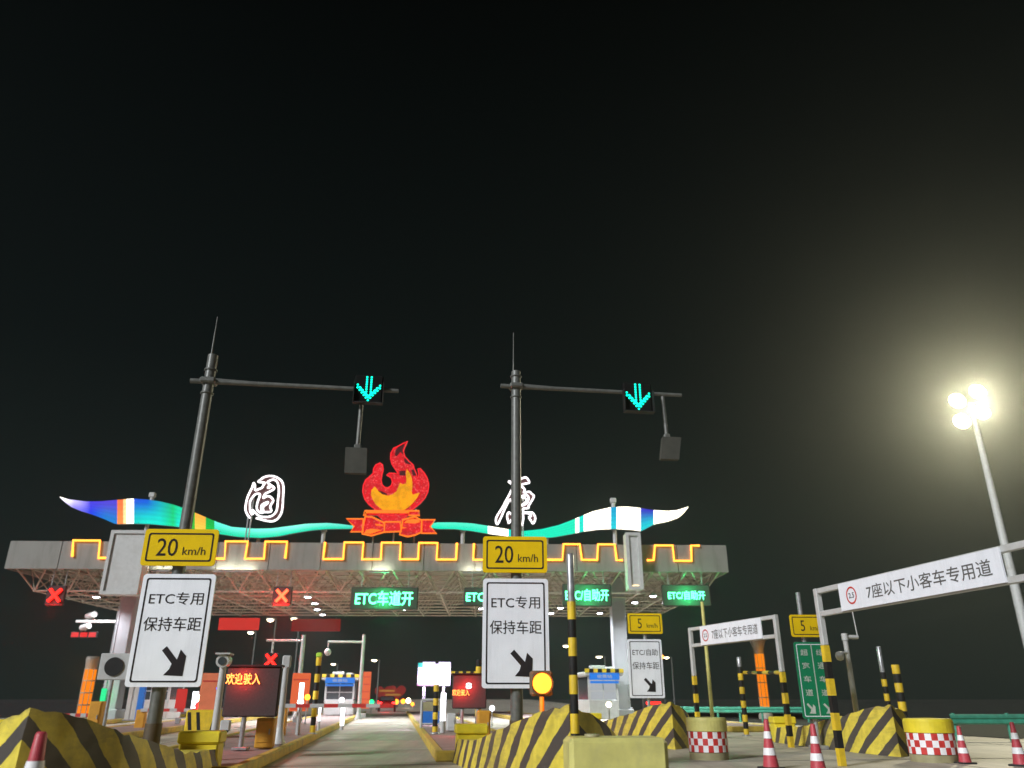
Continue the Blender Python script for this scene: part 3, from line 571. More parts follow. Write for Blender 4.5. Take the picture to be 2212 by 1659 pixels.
def hang_box(lab, X, D, lx, z, zb, wd, ht, tilt):
    r = thing('hanging_antenna', lab, 'antenna', arm_pt(X, D, lx, z), A, 'antenna boxes hanging from the arms')
    m = MB(); m.tube([(0, 0, 0), (tilt * .3, 0, zb - z)], .045, 8); m.box((tilt * .3, 0, zb - z), (.14, .1, .1), bev=.02); m.build('drop_rod', M['pole'], r)
    m = MB(); hx = ht / 2; cx, cz = tilt, zb - z - hx - .03
    m.prism([(cx - wd / 2 - tilt * .5, cz - hx), (cx + wd / 2 - tilt * .5, cz - hx), (cx + wd / 2 + tilt * .5, cz + hx), (cx - wd / 2 + tilt * .5, cz + hx)], -.05, .09); m.build('antenna_panel', mat('antenna grey', (.065, .065, .055), .7, spec=.2), r)
hang_box('square antenna box hanging beside the tip of the flame', XL, 14.2, 3.02, ZAL, Zp(968, 14.7), .42, .52, -.02)
hang_box('tilted antenna box hanging from the middle pole arm', XC, 16.0, 3.40, ZAC, Zp(940, 16.4), .42, .52, .09)
# amber beacon on its own post
X = Xp(1170, 1476, 13.2); zc = Zp(1476, 13.2)
r = thing('warning_beacon', 'round amber warning beacon glowing in front of the middle lane sign', 'beacon', (X, 13.2, 0), A)
MB().tube([(0, 0, 0), (0, 0, zc - .2)], .04, 8).build('post_shaft', M['orange'], r)
m = MB(); m.box((0, .06, zc), (.36, .16, .38), bev=.03); m.tube([(0, -.01, zc), (0, -.08, zc)], .175, 20, caps=False); m.build('housing', mat('beacon housing', (.16, .12, .08), .8, spec=.1), r)
m = MB(); n = 24; q = [(.155 * math.cos(2 * math.pi * i / n), -.055, zc + .155 * math.sin(2 * math.pi * i / n)) for i in range(n)]; m.add(q + [(0, -.085, zc)], [(i, (i + 1) % n, n) for i in range(n)]); m.build('lens', M['e_beacon'], r)
L = bpy.data.lights.new('beacon glow', 'POINT'); L.energy = 26; L.color = (1, .22, .01); L.shadow_soft_size = .1; lo = bpy.data.objects.new('light_source', L); C.objects.link(lo); lo.parent = r; lo.location = (0, -.32, zc)
# ------------------------------------------------------------------ striped concrete prows
def prow(lab, s, t, L, mir, hn, he, wide, rzx=0):
    o = LW(s, t); root = thing('crash_prow', lab, 'crash barrier', o, A + rzx, 'yellow and black crash prows')
    m = MB(); q = []
    def side(path, sg):
        n = 26; nz = 8; rows = []
        cum = [0]
        for a_, b_ in zip(path, path[1:]): cum.append(cum[-1] + (Vector(b_[:2]) - Vector(a_[:2])).length)
        for i in range(n + 1):
            d_ = cum[-1] * (i / n) ** 1.25; jn = max(j_ for j_ in range(len(cum)) if cum[j_] <= d_ + 1e-6); jn = min(jn, len(path) - 2)
            u = (d_ - cum[jn]) / (cum[jn + 1] - cum[jn]); a_, b_ = path[jn], path[jn + 1]
            x_, y_, h_ = (a_[c_] + (b_[c_] - a_[c_]) * u for c_ in range(3))
            row = []
            for k in range(nz + 1):
                z_ = h_ * k / nz - (abs(math.sin(d_ * 5.7) * math.sin(d_ * 13.1 + 1)) ** 3 * .05 if k == nz else 0); row.append(len(m.v)); wob = math.sin(d_ * 7.3 + z_ * 5) * math.sin(d_ * 3.1 - z_ * 9) * .016; bat = wob + .10 * (1 - k / nz)
                m.v.append(Vector((x_ + mir * sg * bat * min(1, d_), y_ - bat * max(0, 1 - d_), z_))); q.append((d_ + (1.15 * max(0, 1 - d_ / 6.5) + .1) * z_) / .72)
            rows.append(row)
        for i in range(n):
            for k in range(nz):
                f_ = [rows[i][k], rows[i + 1][k], rows[i + 1][k + 1], rows[i][k + 1]]
                m.f.append(f_); m.mi.append(0); m.sm.append(True)
        return rows
    # the long gentle lane wall and the short blunt wall
    long_ = [(0, 0, hn), (-mir * .22, L * .12, hn * .93), (-mir * .50, L * .38, hn * .70), (-mir * .76, L * .72, he * 1.12), (-mir * .92, L, he)]
    blunt = [(0, 0, hn), (mir * .55, .55, hn * .86), (mir * .95, 1.2, hn * .66), (mir * wide, 2.4, he * 1.1), (mir * wide, L, he)]
    ra = side(long_, -1); rb = side(blunt, 1)
    b = len(m.v); n = len(ra)
    for i in range(n):
        for sgn, rw in ((0, ra), (1, rb)): m.v.append(m.v[rw[i][-1]].copy()); q.append(q[rw[i][-1]] if False else .1)
    for i in range(n - 1): m.f.append([b + 2 * i, b + 2 * i + 1, b + 2 * i + 3, b + 2 * i + 2]); m.mi.append(0); m.sm.append(False)
    m.f.append([ra[-1][0], ra[-1][-1], rb[-1][-1], rb[-1][0]]); m.mi.append(0); m.sm.append(False)
    m.build('wall', M['prow'], root, attr={'q': q})
    c = MB(); c.box((-mir * .62, L + .16, he * .5 + .05), (.66, .5, he + .1), bev=.03); e_ = c.build('end_pillar', M['lid_yellow'], root)
    c = MB(); c.box((-mir * .62, L + .14, he + .19), (.72, .56, .20), bev=.03); c.build('cap', M['lid_yellow'], e_)
    return root
prow('striped crash prow behind the tall yellow and black pole at the open lane', 2.3, 11.0, 7.6, 1, 1.22, .47, 1.15)
prow('striped crash prow at the lower left corner of the photo', -3.98, 9.8, 5.6, -1, 1.2, .47, 1.15)
prow('smaller striped crash prow behind the checked barrel', 7.55, 22.3, 7.0, 1, 1.2, .5, 1.1)
prow('striped crash prow in the right background beside the yellow topped barrel', 11.9, 18.8, 6.5, 1, 1.15, .45, 1.1, -.15)
prow('far striped crash prow behind the left corner prow, under the orange cabinet', -10.3, 19.0, 4.0, -1, .8, .5, 1.1)
# ------------------------------------------------------------------ striped poles
def banded(m, z0, z1, n, r, ring=True):
    for i in range(n):
        a_ = z0 + (z1 - z0) * i / n; b_ = z0 + (z1 - z0) * (i + 1) / n
        rr_ = r if i % 2 else r * 1.06
        m.lathe([(rr_ * .98, a_), (rr_, a_ + .01), (rr_, b_ - .01), (rr_ * .98, b_)], 14, i % 2)
def striped_pole(lab, px, pyref, D, ytop, z0, n, r, cap=.0, top=None, tilt=0):
    X = Xp(px, pyref, D); zt = Zp(ytop, D); root = thing('striped_pole', lab, 'pole', (X, D, z0), A, 'yellow and black striped poles')
    m = MB(); banded(m, 0, zt - z0 - cap, n, r); m.build('striped_shaft', [M['yellow'], M['black']], root)
    if cap:
        m = MB(); m.lathe([(r * .92, zt - z0 - cap), (r * .92, zt - z0 - .02), (r * .7, zt - z0), (.001, zt - z0)], 14); m.build('steel_top', M['steel'], root)
    if top:
        m = MB(); m.box((0, 0, zt - z0 + .07), (.2, .2, .16), bev=.04); m.build('reflector_head', top, root)
    m = MB(); m.lathe([(r * 1.9, 0), (r * 1.9, .03), (r * 1.1, .05)], 14); m.build('base_flange', M['steel'], root)
    return root
striped_pole('tallest striped pole with a bare steel top, in front of the middle prow', 1237, 1400, 10.35, 1196, 0, 11, .053, .62)
striped_pole('striped pole with a lime green head, standing left of the barrier arm', 682, 1500, 27.5, 1420, .2, 9, .085, 0, mat('lime reflector', (.45, .75, .08), .4))
striped_pole('striped pole standing before the bright colour screen', 941, 1530, 28, 1479, .2, 7, .085)
striped_pole('striped pole left of the height gate, holding the yellow chain', 1604, 1500, 31, 1419, 0, 10, .09, .35)
striped_pole('slim striped pole with a steel top, behind the far right prow', 1908, 1460, 25, 1396, 0, 10, .075, .75)
striped_pole('shorter striped pole beside the yellow topped barrel', 1943, 1490, 23, 1436, 0, 9, .10)
striped_pole('striped post holding the yellow bar beside the red display', 1034, 1450, 30, 1425, .2, 10, .10)
# yellow bars between poles
def bar(lab, x0, x1, y, D0, D1):
    p0 = P(x0, y, D0); p1 = P(x1, y, D1); m = MB(); n = 7
    for i in range(n): m.tube([(p1 - p0) * (i / n), (p1 - p0) * ((i + 1) / n)], .05 if i % 2 else .056, 8, i % 2)
    tag(m.build('striped_bar', [M['yellow'], M['black']], loc=p0), lab, 'barrier bar', 'yellow and black bars')
bar('yellow and black bar above the smaller red display', 975, 1032, 1453.5, 30, 30)
bar('yellow and black bar crossing before the orange light column', 1607, 1690, 1453, 31, 24)
# ------------------------------------------------------------------ height limit gates
def gate(lab, pl, y_t, y_b, dirv, Ln, px0, px1, yt0, yb0, wz):
    zb = 3.0; D = (zb - HC) / ray(pl, y_b)[2] * ray(pl, y_b)[1]; o = P(pl, y_b, D); zt = P(pl, y_t, D).z; rz = math.atan2(dirv[1], dirv[0])
    root = thing('height_gate', lab, 'height gate', (o.x, o.y, 0), rz, 'white height limit gates')
    for q in (0, Ln):
        m = MB(); m.box((q, 0, (wz + zt + .06) / 2), (.13, .13, zt + .06 - wz), bev=.015); po = m.build('post', M['white'], root)
        m = MB(); n = 7
        for i in range(n): m.box((q, 0, wz * (i + .5) / n), (.125 if i % 2 else .13, .125 if i % 2 else .13, wz / n - .002), 1 - i % 2)
        m.build('striped_sleeve', [M['black'], M['yellow']], po)
    for z in (zt, zb):
        m = MB(); m.box((Ln / 2, 0, z), (Ln - .17, .11, .11), bev=.01); m.build('beam', M['white'], root)
    a_ = plane_local(o, rz, px0, yt0)[0]; b_ = min(plane_local(o, rz, px1, yb0)[0], Ln - .3)
    m = MB(); m.box(((a_ + b_) / 2, -.075, (zt + zb) / 2), (b_ - a_, .03, zt - zb + .06)); pn = m.build('panel', M['sign_white'], root)
    h = zt - zb; m = MB(); m.text('7座以下小客车专用道', a_ + (b_ - a_) * .58, (zt + zb) / 2, (b_ - a_) * .74, h * .56, -.096, 0, .004); m.build('lettering', mat('faded lettering', (.10, .10, .10), .6), pn)
    m = MB(); cx = a_ + (b_ - a_) * .095; n = 28; r1, r0 = h * .36, h * .29
    m.add([(cx + rr_ * math.cos(2 * math.pi * i / n), -.096, (zt + zb) / 2 + rr_ * math.sin(2 * math.pi * i / n)) for rr_ in (r1, r0) for i in range(n)], [(i, (i + 1) % n, n + (i + 1) % n, n + i) for i in range(n)])
    m.build('red_ring', M['red'], pn)
    m = MB(); m.text('2.5', cx, (zt + zb) / 2, h * .38, h * .22, -.096, 0, .01); m.build('ring_figure', M['ink'], pn)
gate('large white height gate cut off by the right edge of the photo', 1772, 1278, 1327, (1.07, -5.5), 6.4, 1822, 2178, 1290, 1230, 2.35)
gate('smaller white height gate left of the green lane sign', 1494, 1360, 1395, (1.6, -4.8), 4.9, 1518, 1650, 1378, 1360, 2.0)
def small_lamp(lab, px, py, D, rad, mt, post=True):
    p = P(px, py, D); r = thing('small_lamp', lab, 'lamp', (p.x, D, 0), 0, 'small glowing lamps among the booths')
    MB().lathe([(.001, -rad), (rad * .7, -rad * .7), (rad, 0), (rad * .7, rad * .7), (.001, rad)], 12, 0, (0, 0, p.z)).build('bulb', mt, r)
    MB().tube([(0, .02, 0), (0, .02, p.z - rad * .8)], .03, 6).build('post_shaft', M['steel'], r)
e_o = em('small orange lamp', (1, .28, .02), 5); e_g = em('small green lamp', (.02, 1, .25), 3); e_p = em('small violet lamp', (.9, .15, 1), 2.5); e_b = em('small blue lamp', (.08, .06, 1), 2.5); e_r = em('small red lamp', (1, .02, .02), 4)
for a_ in (('white bulb low on the glowing post before the orange board', 649, 1517, 27.1, .11, M['e_tube']), ('orange lamp at the right edge of the wide orange red board', 664, 1506, 39, .14, e_o), ('white lamp in front of the blue signed booth', 738.5, 1512, 52, .16, M['e_tube']), ('green lamp beyond the barrier arm', 802.5, 1517, 70, .22, e_g), ('violet lamp left of the leaving car', 836, 1513, 100, .35, e_p), ('orange lamp just above the leaving car', 856, 1516, 100, .3, e_o), ('first warm lamp right of the leaving car', 871, 1515, 110, .32, e_o), ('second warm lamp right of the leaving car', 882, 1513.5, 115, .34, M['e_lampwarm']), ('third warm lamp right of the leaving car', 891, 1521, 90, .2, e_o), ('tiny blue lamp left of the camera pole', 473, 1487, 30, .10, e_b), ('white bulb between the left lane sign and the orange board', 430, 1508, 35, .13, M['e_lampwarm']), ('red lamp under the white bulb beside the left lane sign', 428.5, 1524, 34, .15, e_r), ('white lamp post right of the tall striped pole', 1315, 1522, 30, .10, M['e_lampwarm']), ('red lamp beside the right booth', 1248, 1497, 60, .2, e_r), ('white lamp behind the orange brown cabinet', 1063, 1530, 40, .13, M['e_tube']), ('far warm lamp over the right guardrail', 1430, 1419, 120, .3, e_o)): small_lamp(*a_)
# ------------------------------------------------------------------ barrels, cones, guardrail
def barrel(lab, px, D, wd, ht, lid, rz=0):
    X = Xp(px, 1600, D); r_ = wd / 2; root = thing('crash_barrel', lab, 'crash barrel', (X, D, 0), rz, 'plastic crash barrels')
    n = 24; zs = [0, .16, .30, .44, .58]; zs = [z * ht / .87 for z in zs]
    m = MB(); m.lathe([(r_ * .96, 0), (r_ * .98, zs[1] - .01)], n, 0); m.build('base', M['barrel'], root)
    m = MB(); m.lathe([(r_ * .98, z) for z in zs[1:]], n, 0, mfun=lambda i, k: (i + k) % 2); m.build('checked_band', [M['red'], M['reflective']], root)
    m = MB(); m.lathe([(r_ * .98, zs[-1] + .005), (r_ * 1.02, zs[-1] + .01), (r_ * 1.02, ht - .05), (r_ * .97, ht), (r_ * .35, ht + .01), (r_ * .32, ht - .02), (.001, ht - .02)], 36, 0, smooth=False); m.build('lid', lid, root)
    return root
r = thing('water_barrier', 'low wide pale yellowish barrier block cut off by the bottom edge', 'crash barrier', (Xp(1338, 1620, 9.7), 9.7, 0), R(3))
MB().box((0, .35, .44), (1.14, .70, .86), bev=.05).build('body', M['lid'], r)
m = MB(); m.box((0, .35, .015), (1.20, .76, .03), bev=.01); m.build('foot', M['barrel'], r)
MB().lathe([(.09, .872), (.09, .90), (.001, .90)], 14, 0, (-.25, .4, 0)).build('filler_cap', M['barrel'], r)
barrel('red and white checked crash barrel with a pale lid before the smaller prow', 1529, 19.5, .90, .875, M['lid'], .3)
barrel('red and white checked crash barrel with a bright yellow lid near the guardrail', 2011, 18.8, 1.0, .87, M['lid_yellow'], .1)
cone0 = None
for lab, px, py, D, sc in (('red traffic cone nearest the checked barrel with the pale lid', 1664, 1655, 16.9, 1.0), ('red traffic cone second from the left on the right plaza', 1765, 1655, 15.6, .95), ('red traffic cone standing against the yellow topped barrel', 2084, 1640, 18.2, .82), ('red traffic cone at the right edge of the photo', 2203, 1650, 17.6, .92), ('tall red and white traffic cone before the left corner prow', 78, 1650, 7.9, 1.12)):
    p = P(px, 1640, D)
    if cone0 is None:
        cone0 = thing('traffic_cone', lab, 'traffic cone', (p.x, D, 0), .3, 'red and white traffic cones')
        m = MB(); m.box((0, 0, .02), (.40, .40, .04), bev=.015); m.build('base', M['rubber'], cone0)
        m = MB(); m.lathe([(.155, .04), (.145, .10), (.062, .66), (.045, .88), (.03, .90), (.001, .90)], 18); m.build('cone_body', M['cone_red'], cone0)
        for z in (.25, .55):
            ra_ = lambda z_: .148 - .083 * (z_ - .08) / .58 + .004
            m = MB(); m.lathe([(ra_(z), z), (ra_(z + .13), z + .13)], 18); m.build('white_band', M['reflective'], cone0)
        rr_ = cone0
    else: rr_ = dup(cone0, (p.x, D, 0), random.random(), lab)
    rr_.scale = (sc, sc, sc)
def rail(lab, p0, p1, n):
    d_ = p1 - p0; L = d_.length; rz = math.atan2(d_.y, d_.x); root = thing('guardrail', lab, 'guardrail', p0, rz, 'green guardrails')
    prof = [(0, .50), (-.05, .54), (-.05, .60), (0, .65), (-.05, .70), (-.05, .77), (0, .81)]
    m = MB(); m.add([(x_, a_ - .08, b_) for x_ in (0, L) for a_, b_ in prof], [(i, i + 1, len(prof) + i + 1, len(prof) + i) for i in range(len(prof) - 1)]); m.add([(x_, a_ - .076, b_) for x_ in (0, L) for a_, b_ in prof], [(i, len(prof) + i, len(prof) + i + 1, i + 1) for i in range(len(prof) - 1)]); m.build('beam', M['rail'], root)
    for i in range(n):
        m = MB(); m.tube([(L * (i + .1) / n, 0, 0), (L * (i + .1) / n, 0, .84)], .06, 8); m.build('post', M['rail'], root)
rail('green guardrail at the right edge, behind the cones', Vector((Xp(2048, 1550, 27.2), 27.2, 0)), Vector((Xp(2212, 1550, 27.2) + 14, 28.5, 0)), 9)
rail('long green guardrail beyond the small height gate', Vector((Xp(1408, 1536, 50), 50, 0)), Vector((Xp(1790, 1536, 47), 47, 0)), 8)
# dark verge beyond the guardrails
v = MB(); v.add([(17, 28.8, .02), (390, 40, .02), (390, 695, .02), (14, 695, .02), (13, 51, .02)], [(0, 1, 2, 3, 4)]); struct(v.build('verge', mat('dark turf', (.010, .014, .007), 1, var=.5, scale=1.5, bump=.5)))
v = MB(); v.add([(-390, 22, .02), (-29, 28, .02), (-36, 62, .02), (-80, 695, .02), (-390, 695, .02)], [(0, 1, 2, 3, 4)]); struct(v.build('verge', mat('dark earth', (.016, .012, .010), 1, var=.5, scale=1.5, bump=.5)))
# ------------------------------------------------------------------ floodlight mast
D = 50.0; top_ = P(2097, 872, D)
mast = thing('floodlight_mast', 'tall white floodlight mast with four glaring lamps at the right', 'floodlight', (top_.x, D, 0), 0)
m = MB(); m.tube([(0, 0, 0), (0, 0, top_.z)], [.34, .16], 12); m.lathe([(.6, 0), (.6, .05), (.36, .2)], 12); m.build('mast_shaft', M['white'], mast)
m = MB()
for a_, b_ in ((-1, .35), (1, .35)): m.tube([(0, -.1, top_.z - .1), (a_ * .8, -.25, top_.z - .1 + b_ * .2)], .05, 6)
m.build('cross_arm', M['steel'], mast)
for px, py in ((2068, 866), (2112, 846), (2121, 890), (2078, 910)):
    p = P(px, py, D - .6) - Vector((top_.x, D, 0)); h_ = MB(); n = 18
    q = lambda r_, y_: [(p.x + r_ * math.cos(2 * math.pi * i / n), p.y + y_, p.z + r_ * math.sin(2 * math.pi * i / n) * .88) for i in range(n)]
    h_.add(q(.60, .02) + q(.34, .42), [(i, n + i, n + (i + 1) % n, (i + 1) % n) for i in range(n)] + [list(range(n, 2 * n))]); ho = h_.build('lamp_head', M['steel'], mast)
    l_ = MB(); l_.add(q(.58, -.01) + [(p.x, p.y - .14, p.z)], [((i + 1) % n, i, n) for i in range(n)]); l_.build('lens', M['e_flood'], ho)
    L = bpy.data.lights.new('floodlight', 'SPOT'); L.energy = 4900; L.spot_size = R(165); L.spot_blend = .5; L.color = (1, .91, .62); L.shadow_soft_size = .2
    lo = bpy.data.objects.new('light_source', L); C.objects.link(lo); lo.parent = mast; lo.location = (p.x, p.y - .5, p.z); lo.rotation_euler = Vector((-.45, -.85, -.25)).to_track_quat('-Z', 'Y').to_euler()
# ------------------------------------------------------------------ variable message boards
def msg_board(lab, px0, px1, y0, y1, D, texts, legs, grp='dark red lettered message boards'):
    ym = (y0 + y1) / 2; p0 = Vector((Xp(px0, ym, D), D, Zp(y0, D))); p1 = Vector((Xp(px1, ym, D), D, Zp(y1, D))); W = p1.x - p0.x; H = p0.z - p1.z; cx = (p0.x + p1.x) / 2
    root = thing('message_board', lab, 'message board', (cx, D, .2), R(4), grp)
    m = MB(); m.box((0, .10, p1.z - .2 + H / 2), (W, .2, H), bev=.03); m.build('cabinet', M['board'], root)
    m = MB(); m.box((0, .1, p1.z - .2 + H + .02), (W + .06, .3, .04)); m.build('rain_hood', M['black'], root)
    m = MB()
    for q in legs: m.tube([(q * W, .1, 0), (q * W, .1, p1.z - .2)], .06, 8); m.box((q * W, .1, .03), (.34, .34, .06), bev=.01)
    m.build('stand', M['steel'], root)
    for body, tx0, tx1, ty0, ty1, mt in texts:
        tm = (ty0 + ty1) / 2; a_ = Vector((Xp(tx0, tm, D), D, Zp(ty0, D))); b_ = Vector((Xp(tx1, tm, D), D, Zp(ty1, D))); m = MB(); m.text(body, (a_.x + b_.x) / 2 - cx, (a_.z + b_.z) / 2 - .2, b_.x - a_.x, a_.z - b_.z, -.035, 0, .014); m.build('lettering', mt, root)
        L = bpy.data.lights.new('lettering glow', 'POINT'); L.shadow_soft_size = .12; L.energy = 34; L.color = RED
        lo = bpy.data.objects.new('light_source', L); C.objects.link(lo); lo.parent = root; lo.location = ((a_.x + b_.x) / 2 - cx, -.19, (a_.z + b_.z) / 2 - .2)
msg_board('large dark message board with red characters, left of the barrier arm', 486, 601, 1440, 1549, 19.3, [('欢迎驶入', 490, 563, 1454, 1479, M['e_redtext'])], (-.1,))
msg_board('smaller message board with red characters under the yellow bar', 977, 1051, 1457, 1531, 27, [('欢迎驶入', 977, 1014, 1489, 1503, M['e_redtext']), ('8', 1006, 1019, 1475, 1488, M['e_white'])], (-.2, .25))
# colour led screen
D = 36; p0 = P(904, 1430, D); p1 = P(972, 1481, D)
r = thing('colour_screen', 'dazzling colour led screen on the island right of the open lane', 'led screen', ((p0.x + p1.x) / 2, D, .2), R(4))
W = p1.x - p0.x; H = p0.z - p1.z; zc = (p0.z + p1.z) / 2 - .2
MB().box((0, .12, zc), (W + .06, .2, H + .06), bev=.02).build('cabinet', M['black'], r)
m = MB(); cols = []; WW = (1.5, 1.35, 2.0)
for x0, x1, z0, z1, cA, cB in ((-.5, -.36, 0, .46, (0, .75, .70), (.25, 1.1, 1.1)), (-.36, .02, .04, .5, WW, WW), (.13, .5, .07, .5, WW, WW), (-.5, -.26, -.34, -.04, WW, (1.2, 1, 1.6)), (-.16, .0, -.38, -.04, WW, (1.3, .7, 1.4)), (-.5, .02, -.5, -.40, (1.2, .02, .30), (1.3, .03, .22)), (.12, .5, -.5, -.06, WW, WW), (.04, .10, -.35, -.10, (1.6, .5, .08), (1.6, .6, .1)), (-.24, -.17, -.34, -.08, (.45, .10, .9), (.3, .1, .8))):
    m.add([(x0 * W, -.004, zc + z0 * H), (x1 * W, -.004, zc + z0 * H), (x1 * W, -.004, zc + z1 * H), (x0 * W, -.004, zc + z1 * H)], [(0, 1, 2, 3)])
    cols += [list(cA) + [1], list(cB) + [1], list(cB) + [1], list(cA) + [1]]
m.build('picture', M['e_screen'], r, attr={'led': cols})
m = MB()
for q in (-.3, .3): m.tube([(q * W, .15, 0), (q * W, .15, zc - H / 2)], .07, 8)
m.build('stand', M['steel'], r)
L = bpy.data.lights.new('screen glow', 'AREA'); L.shape = 'RECTANGLE'; L.size = W; L.size_y = H; L.energy = 750; L.color = (.80, .60, 1)
lo = bpy.data.objects.new('light_source', L); C.objects.link(lo); lo.parent = r; lo.location = (0, -.05, zc); lo.rotation_euler = (R(80), 0, 0)
# notice stand, white posts and cabinets near it
def solo_box(name, lab, cat, px0, px1, y0, y1, D, mt, dep=.5, z0=.2, bev=.03, grp=None, rz=A, door=True):
    ym = (y0 + y1) / 2; p0 = Vector((Xp(px0, ym, D), D, Zp(y0, D))); p1 = Vector((Xp(px1, ym, D), D, Zp(y1, D))); W = p1.x - p0.x; H = max(.2, p0.z - z0)
    r = thing(name, lab, cat, ((p0.x + p1.x) / 2, D, z0), rz, grp)
    MB().box((0, dep / 2, H / 2), (W, dep, H), bev=bev).build('body', mt, r)
    if door:
        MB().box((0, -.006, H * .55), (W * .8, .02, H * .72), bev=.006).build('door', mt, r)
        MB().box((W * .28, -.03, H * .55), (.03, .03, .12)).build('handle', M['steel'], r)
    return r, W, H
r = thing('notice_stand', 'white framed blue and grey notice stand under the colour screen', 'notice board', (Xp(931, 1540, 33), 33, .2), A)
p0 = P(912, 1509, 33); p1 = P(951, 1562, 33); W = p1.x - p0.x; H = p0.z - .25
m = MB()
for q in (-1, 1): m.tube([(q * W / 2, 0, 0), (q * W / 2, 0, H)], .05, 8)
m.tube([(-W / 2, 0, H), (W / 2, 0, H)], .05, 8); m.tube([(-W / 2, 0, H * .15), (W / 2, 0, H * .15)], .04, 8); m.build('frame', M['white'], r)
MB().box((0, 0, H * .38), (W - .1, .04, H * .42)).build('blue_panel', M['blue'], r); MB().box((0, 0, H * .77), (W - .1, .04, H * .32)).build('grey_panel', M['barrel'], r)
solo_box('junction_cabinet', 'grey low cabinet right of the white lit post', 'cabinet', 965, 985, 1541, 1582, 30, M['white'], .5)
solo_box('orange_cabinet', 'brown orange cabinet behind the yellow cap of the middle prow', 'cabinet', 1032, 1060, 1535, 1597, 22.5, M['orange'], .45)
solo_box('orange_cabinet', 'yellow orange barrier cabinet beside the large message board', 'cabinet', 552, 590, 1551, 1617, 19.9, M['orange'], .45)
solo_box('orange_cabinet', 'orange cabinet before the left orange light column', 'cabinet', 191, 217, 1515, 1562, 26, M['orange'], .45)
# bollard lamps and light tubes
def light_tube(lab, px, D, y0, zb, r_, lit=1.0, ball=None):
    X = Xp(px, 1540, D); zt = Zp(y0, D); r = thing('light_bollard', lab, 'bollard lamp', (X, D, .2), 0, 'glowing white posts on the islands')
    MB().tube([(0, 0, 0), (0, 0, (zt - .2) * (1 - lit))], r_, 10).build('post_shaft', M['white'], r)
    MB().tube([(0, 0, (zt - .2) * (1 - lit)), (0, 0, zt - .2)], r_ * .98, 10).build('tube', M['e_tube'], r)
light_tube('white post glowing at its upper half, before the orange board', 646.5, 27.3, 1475, 0, .075, .45)
light_tube('thin white glowing post between the striped pole and the booth', 690.5, 30, 1524, 0, .04, .6)
light_tube('brightest short white glowing post, before the blue signed booth', 740.5, 31, 1529, 0, .07, .8)
light_tube('white glowing post right of the notice stand', 957, 28.6, 1497, 0, .09, .7)
light_tube('two headed white glow behind the left lane sign', 417, 36, 1494, 0, .12, .5)
# ------------------------------------------------------------------ posts with cameras
def cam_pole(lab, px, py, D, ytop, r_, z0=0, head='ball', arm=None, mt=None):
    X = Xp(px, py, D); zt = Zp(ytop, D) - z0; r = thing('camera_pole', lab, 'camera pole', (X, D, z0), A, 'white camera poles'); mt = mt or M['white']
    m = MB(); m.tube([(0, 0, 0), (0, 0, zt)], [r_, r_ * .85], 10); m.lathe([(r_ * 2.2, 0), (r_ * 2.2, .03), (r_ * 1.6, .10), (r_, .4)], 10); m.build('pole_shaft', mt, r)
    if head == 'ball':
        m = MB(); m.tube([(0, -.16, zt + .10), (0, .2, zt + .12)], .125, 14); m.box((0, 0, zt + .24), (.28, .44, .03)); m.build('camera_housing', M['white'], r)
        m = MB(); m.tube([(.0, -.175, zt + .10), (0, -.16, zt + .10)], .08, 12); m.build('lens', M['glass'], r)
    elif head == 'box':
        m = MB(); m.box((0, 0, zt + .12), (.22, .16, .32), bev=.03); m.build('camera_housing', M['white'], r)
    if arm:
        L, za = arm; m = MB(); m.tube([(0, 0, za - z0), (L, 0, za - z0)], .06, 8); m.lathe([(.1, za - z0 - .1), (.1, za - z0 + .1)], 8); m.build('arm', mt, r)
    return r, zt
cam_pole('white camera pole beside the left edge of the large message board', 470, 1530, 16.5, 1440, .075, .15)
cam_pole('white pole with a box head right of the large message board', 612, 1500, 21.8, 1440, .085, .2, 'box')
zz = Zp(1384, 44)
r, zt = cam_pole('pole with a short arm carrying a small red cross', 649, 1450, 44, 1372, .13, .2, None, (-1.95, zz))
rr = thing('lane_signal', 'small red cross signal hanging before the large message board', 'lane signal', (Xp(585, 1426, 44), 44, Zp(1426, 44)), A, 'red cross lane signals')
MB().box((0, .08, 0), (.75, .14, .75), bev=.03).build('housing', M['black'], rr)
MB().tube([(0, .08, .36), (0, .08, zz - Zp(1426, 44))], .05, 8).build('drop_rod', M['white'], rr)
m = MB()
for q in (-1, 1): m.tube([(-q * .26, -.03, -.28), (q * .26, -.03, .28)], .08, 6)
m.build('red_cross', M['e_red'], rr)
zz = Zp(1387, 46)
r, zt = cam_pole('pole with a short arm and ball camera above the blue signed booth', 784, 1410, 46, 1371, .11, .2, None, (-2.0, zz))
m = MB(); m.tube([(-1.95, 0, zz - .2), (-1.95, 0, zz - .5)], .04, 6); m.lathe([(.001, -.2), (.14, -.14), (.2, 0), (.14, .14), (.001, .2)], 12, 0, (-1.95, 0, zz - .75)); m.build('ball_camera', M['white'], r)
cam_pole('pale bare pole beside the rightmost green display', 1530, 1450, 33, 1300, .075, 0, None, None, M['lid'])
r, zt = cam_pole('white pole with a bracket camera right of the green lane sign', 1838, 1460, 24.5, 1376, .085, 0, None, (.42, Zp(1376, 24.5)))
m = MB(); m.tube([(-.02, -.05, zt - .45), (-.28, -.08, zt - .45)], .035, 6); m.lathe([(.001, -.14), (.1, -.1), (.13, 0), (.1, .1), (.001, .14)], 12, 0, (-.3, -.08, zt - .55)); m.build('dome_camera', M['white'], r)
m = MB(); m.tube([(.42, 0, zt), (.36, 0, zt + 1.15)], .018, 6); m.build('antenna_rod', M['white'], r)
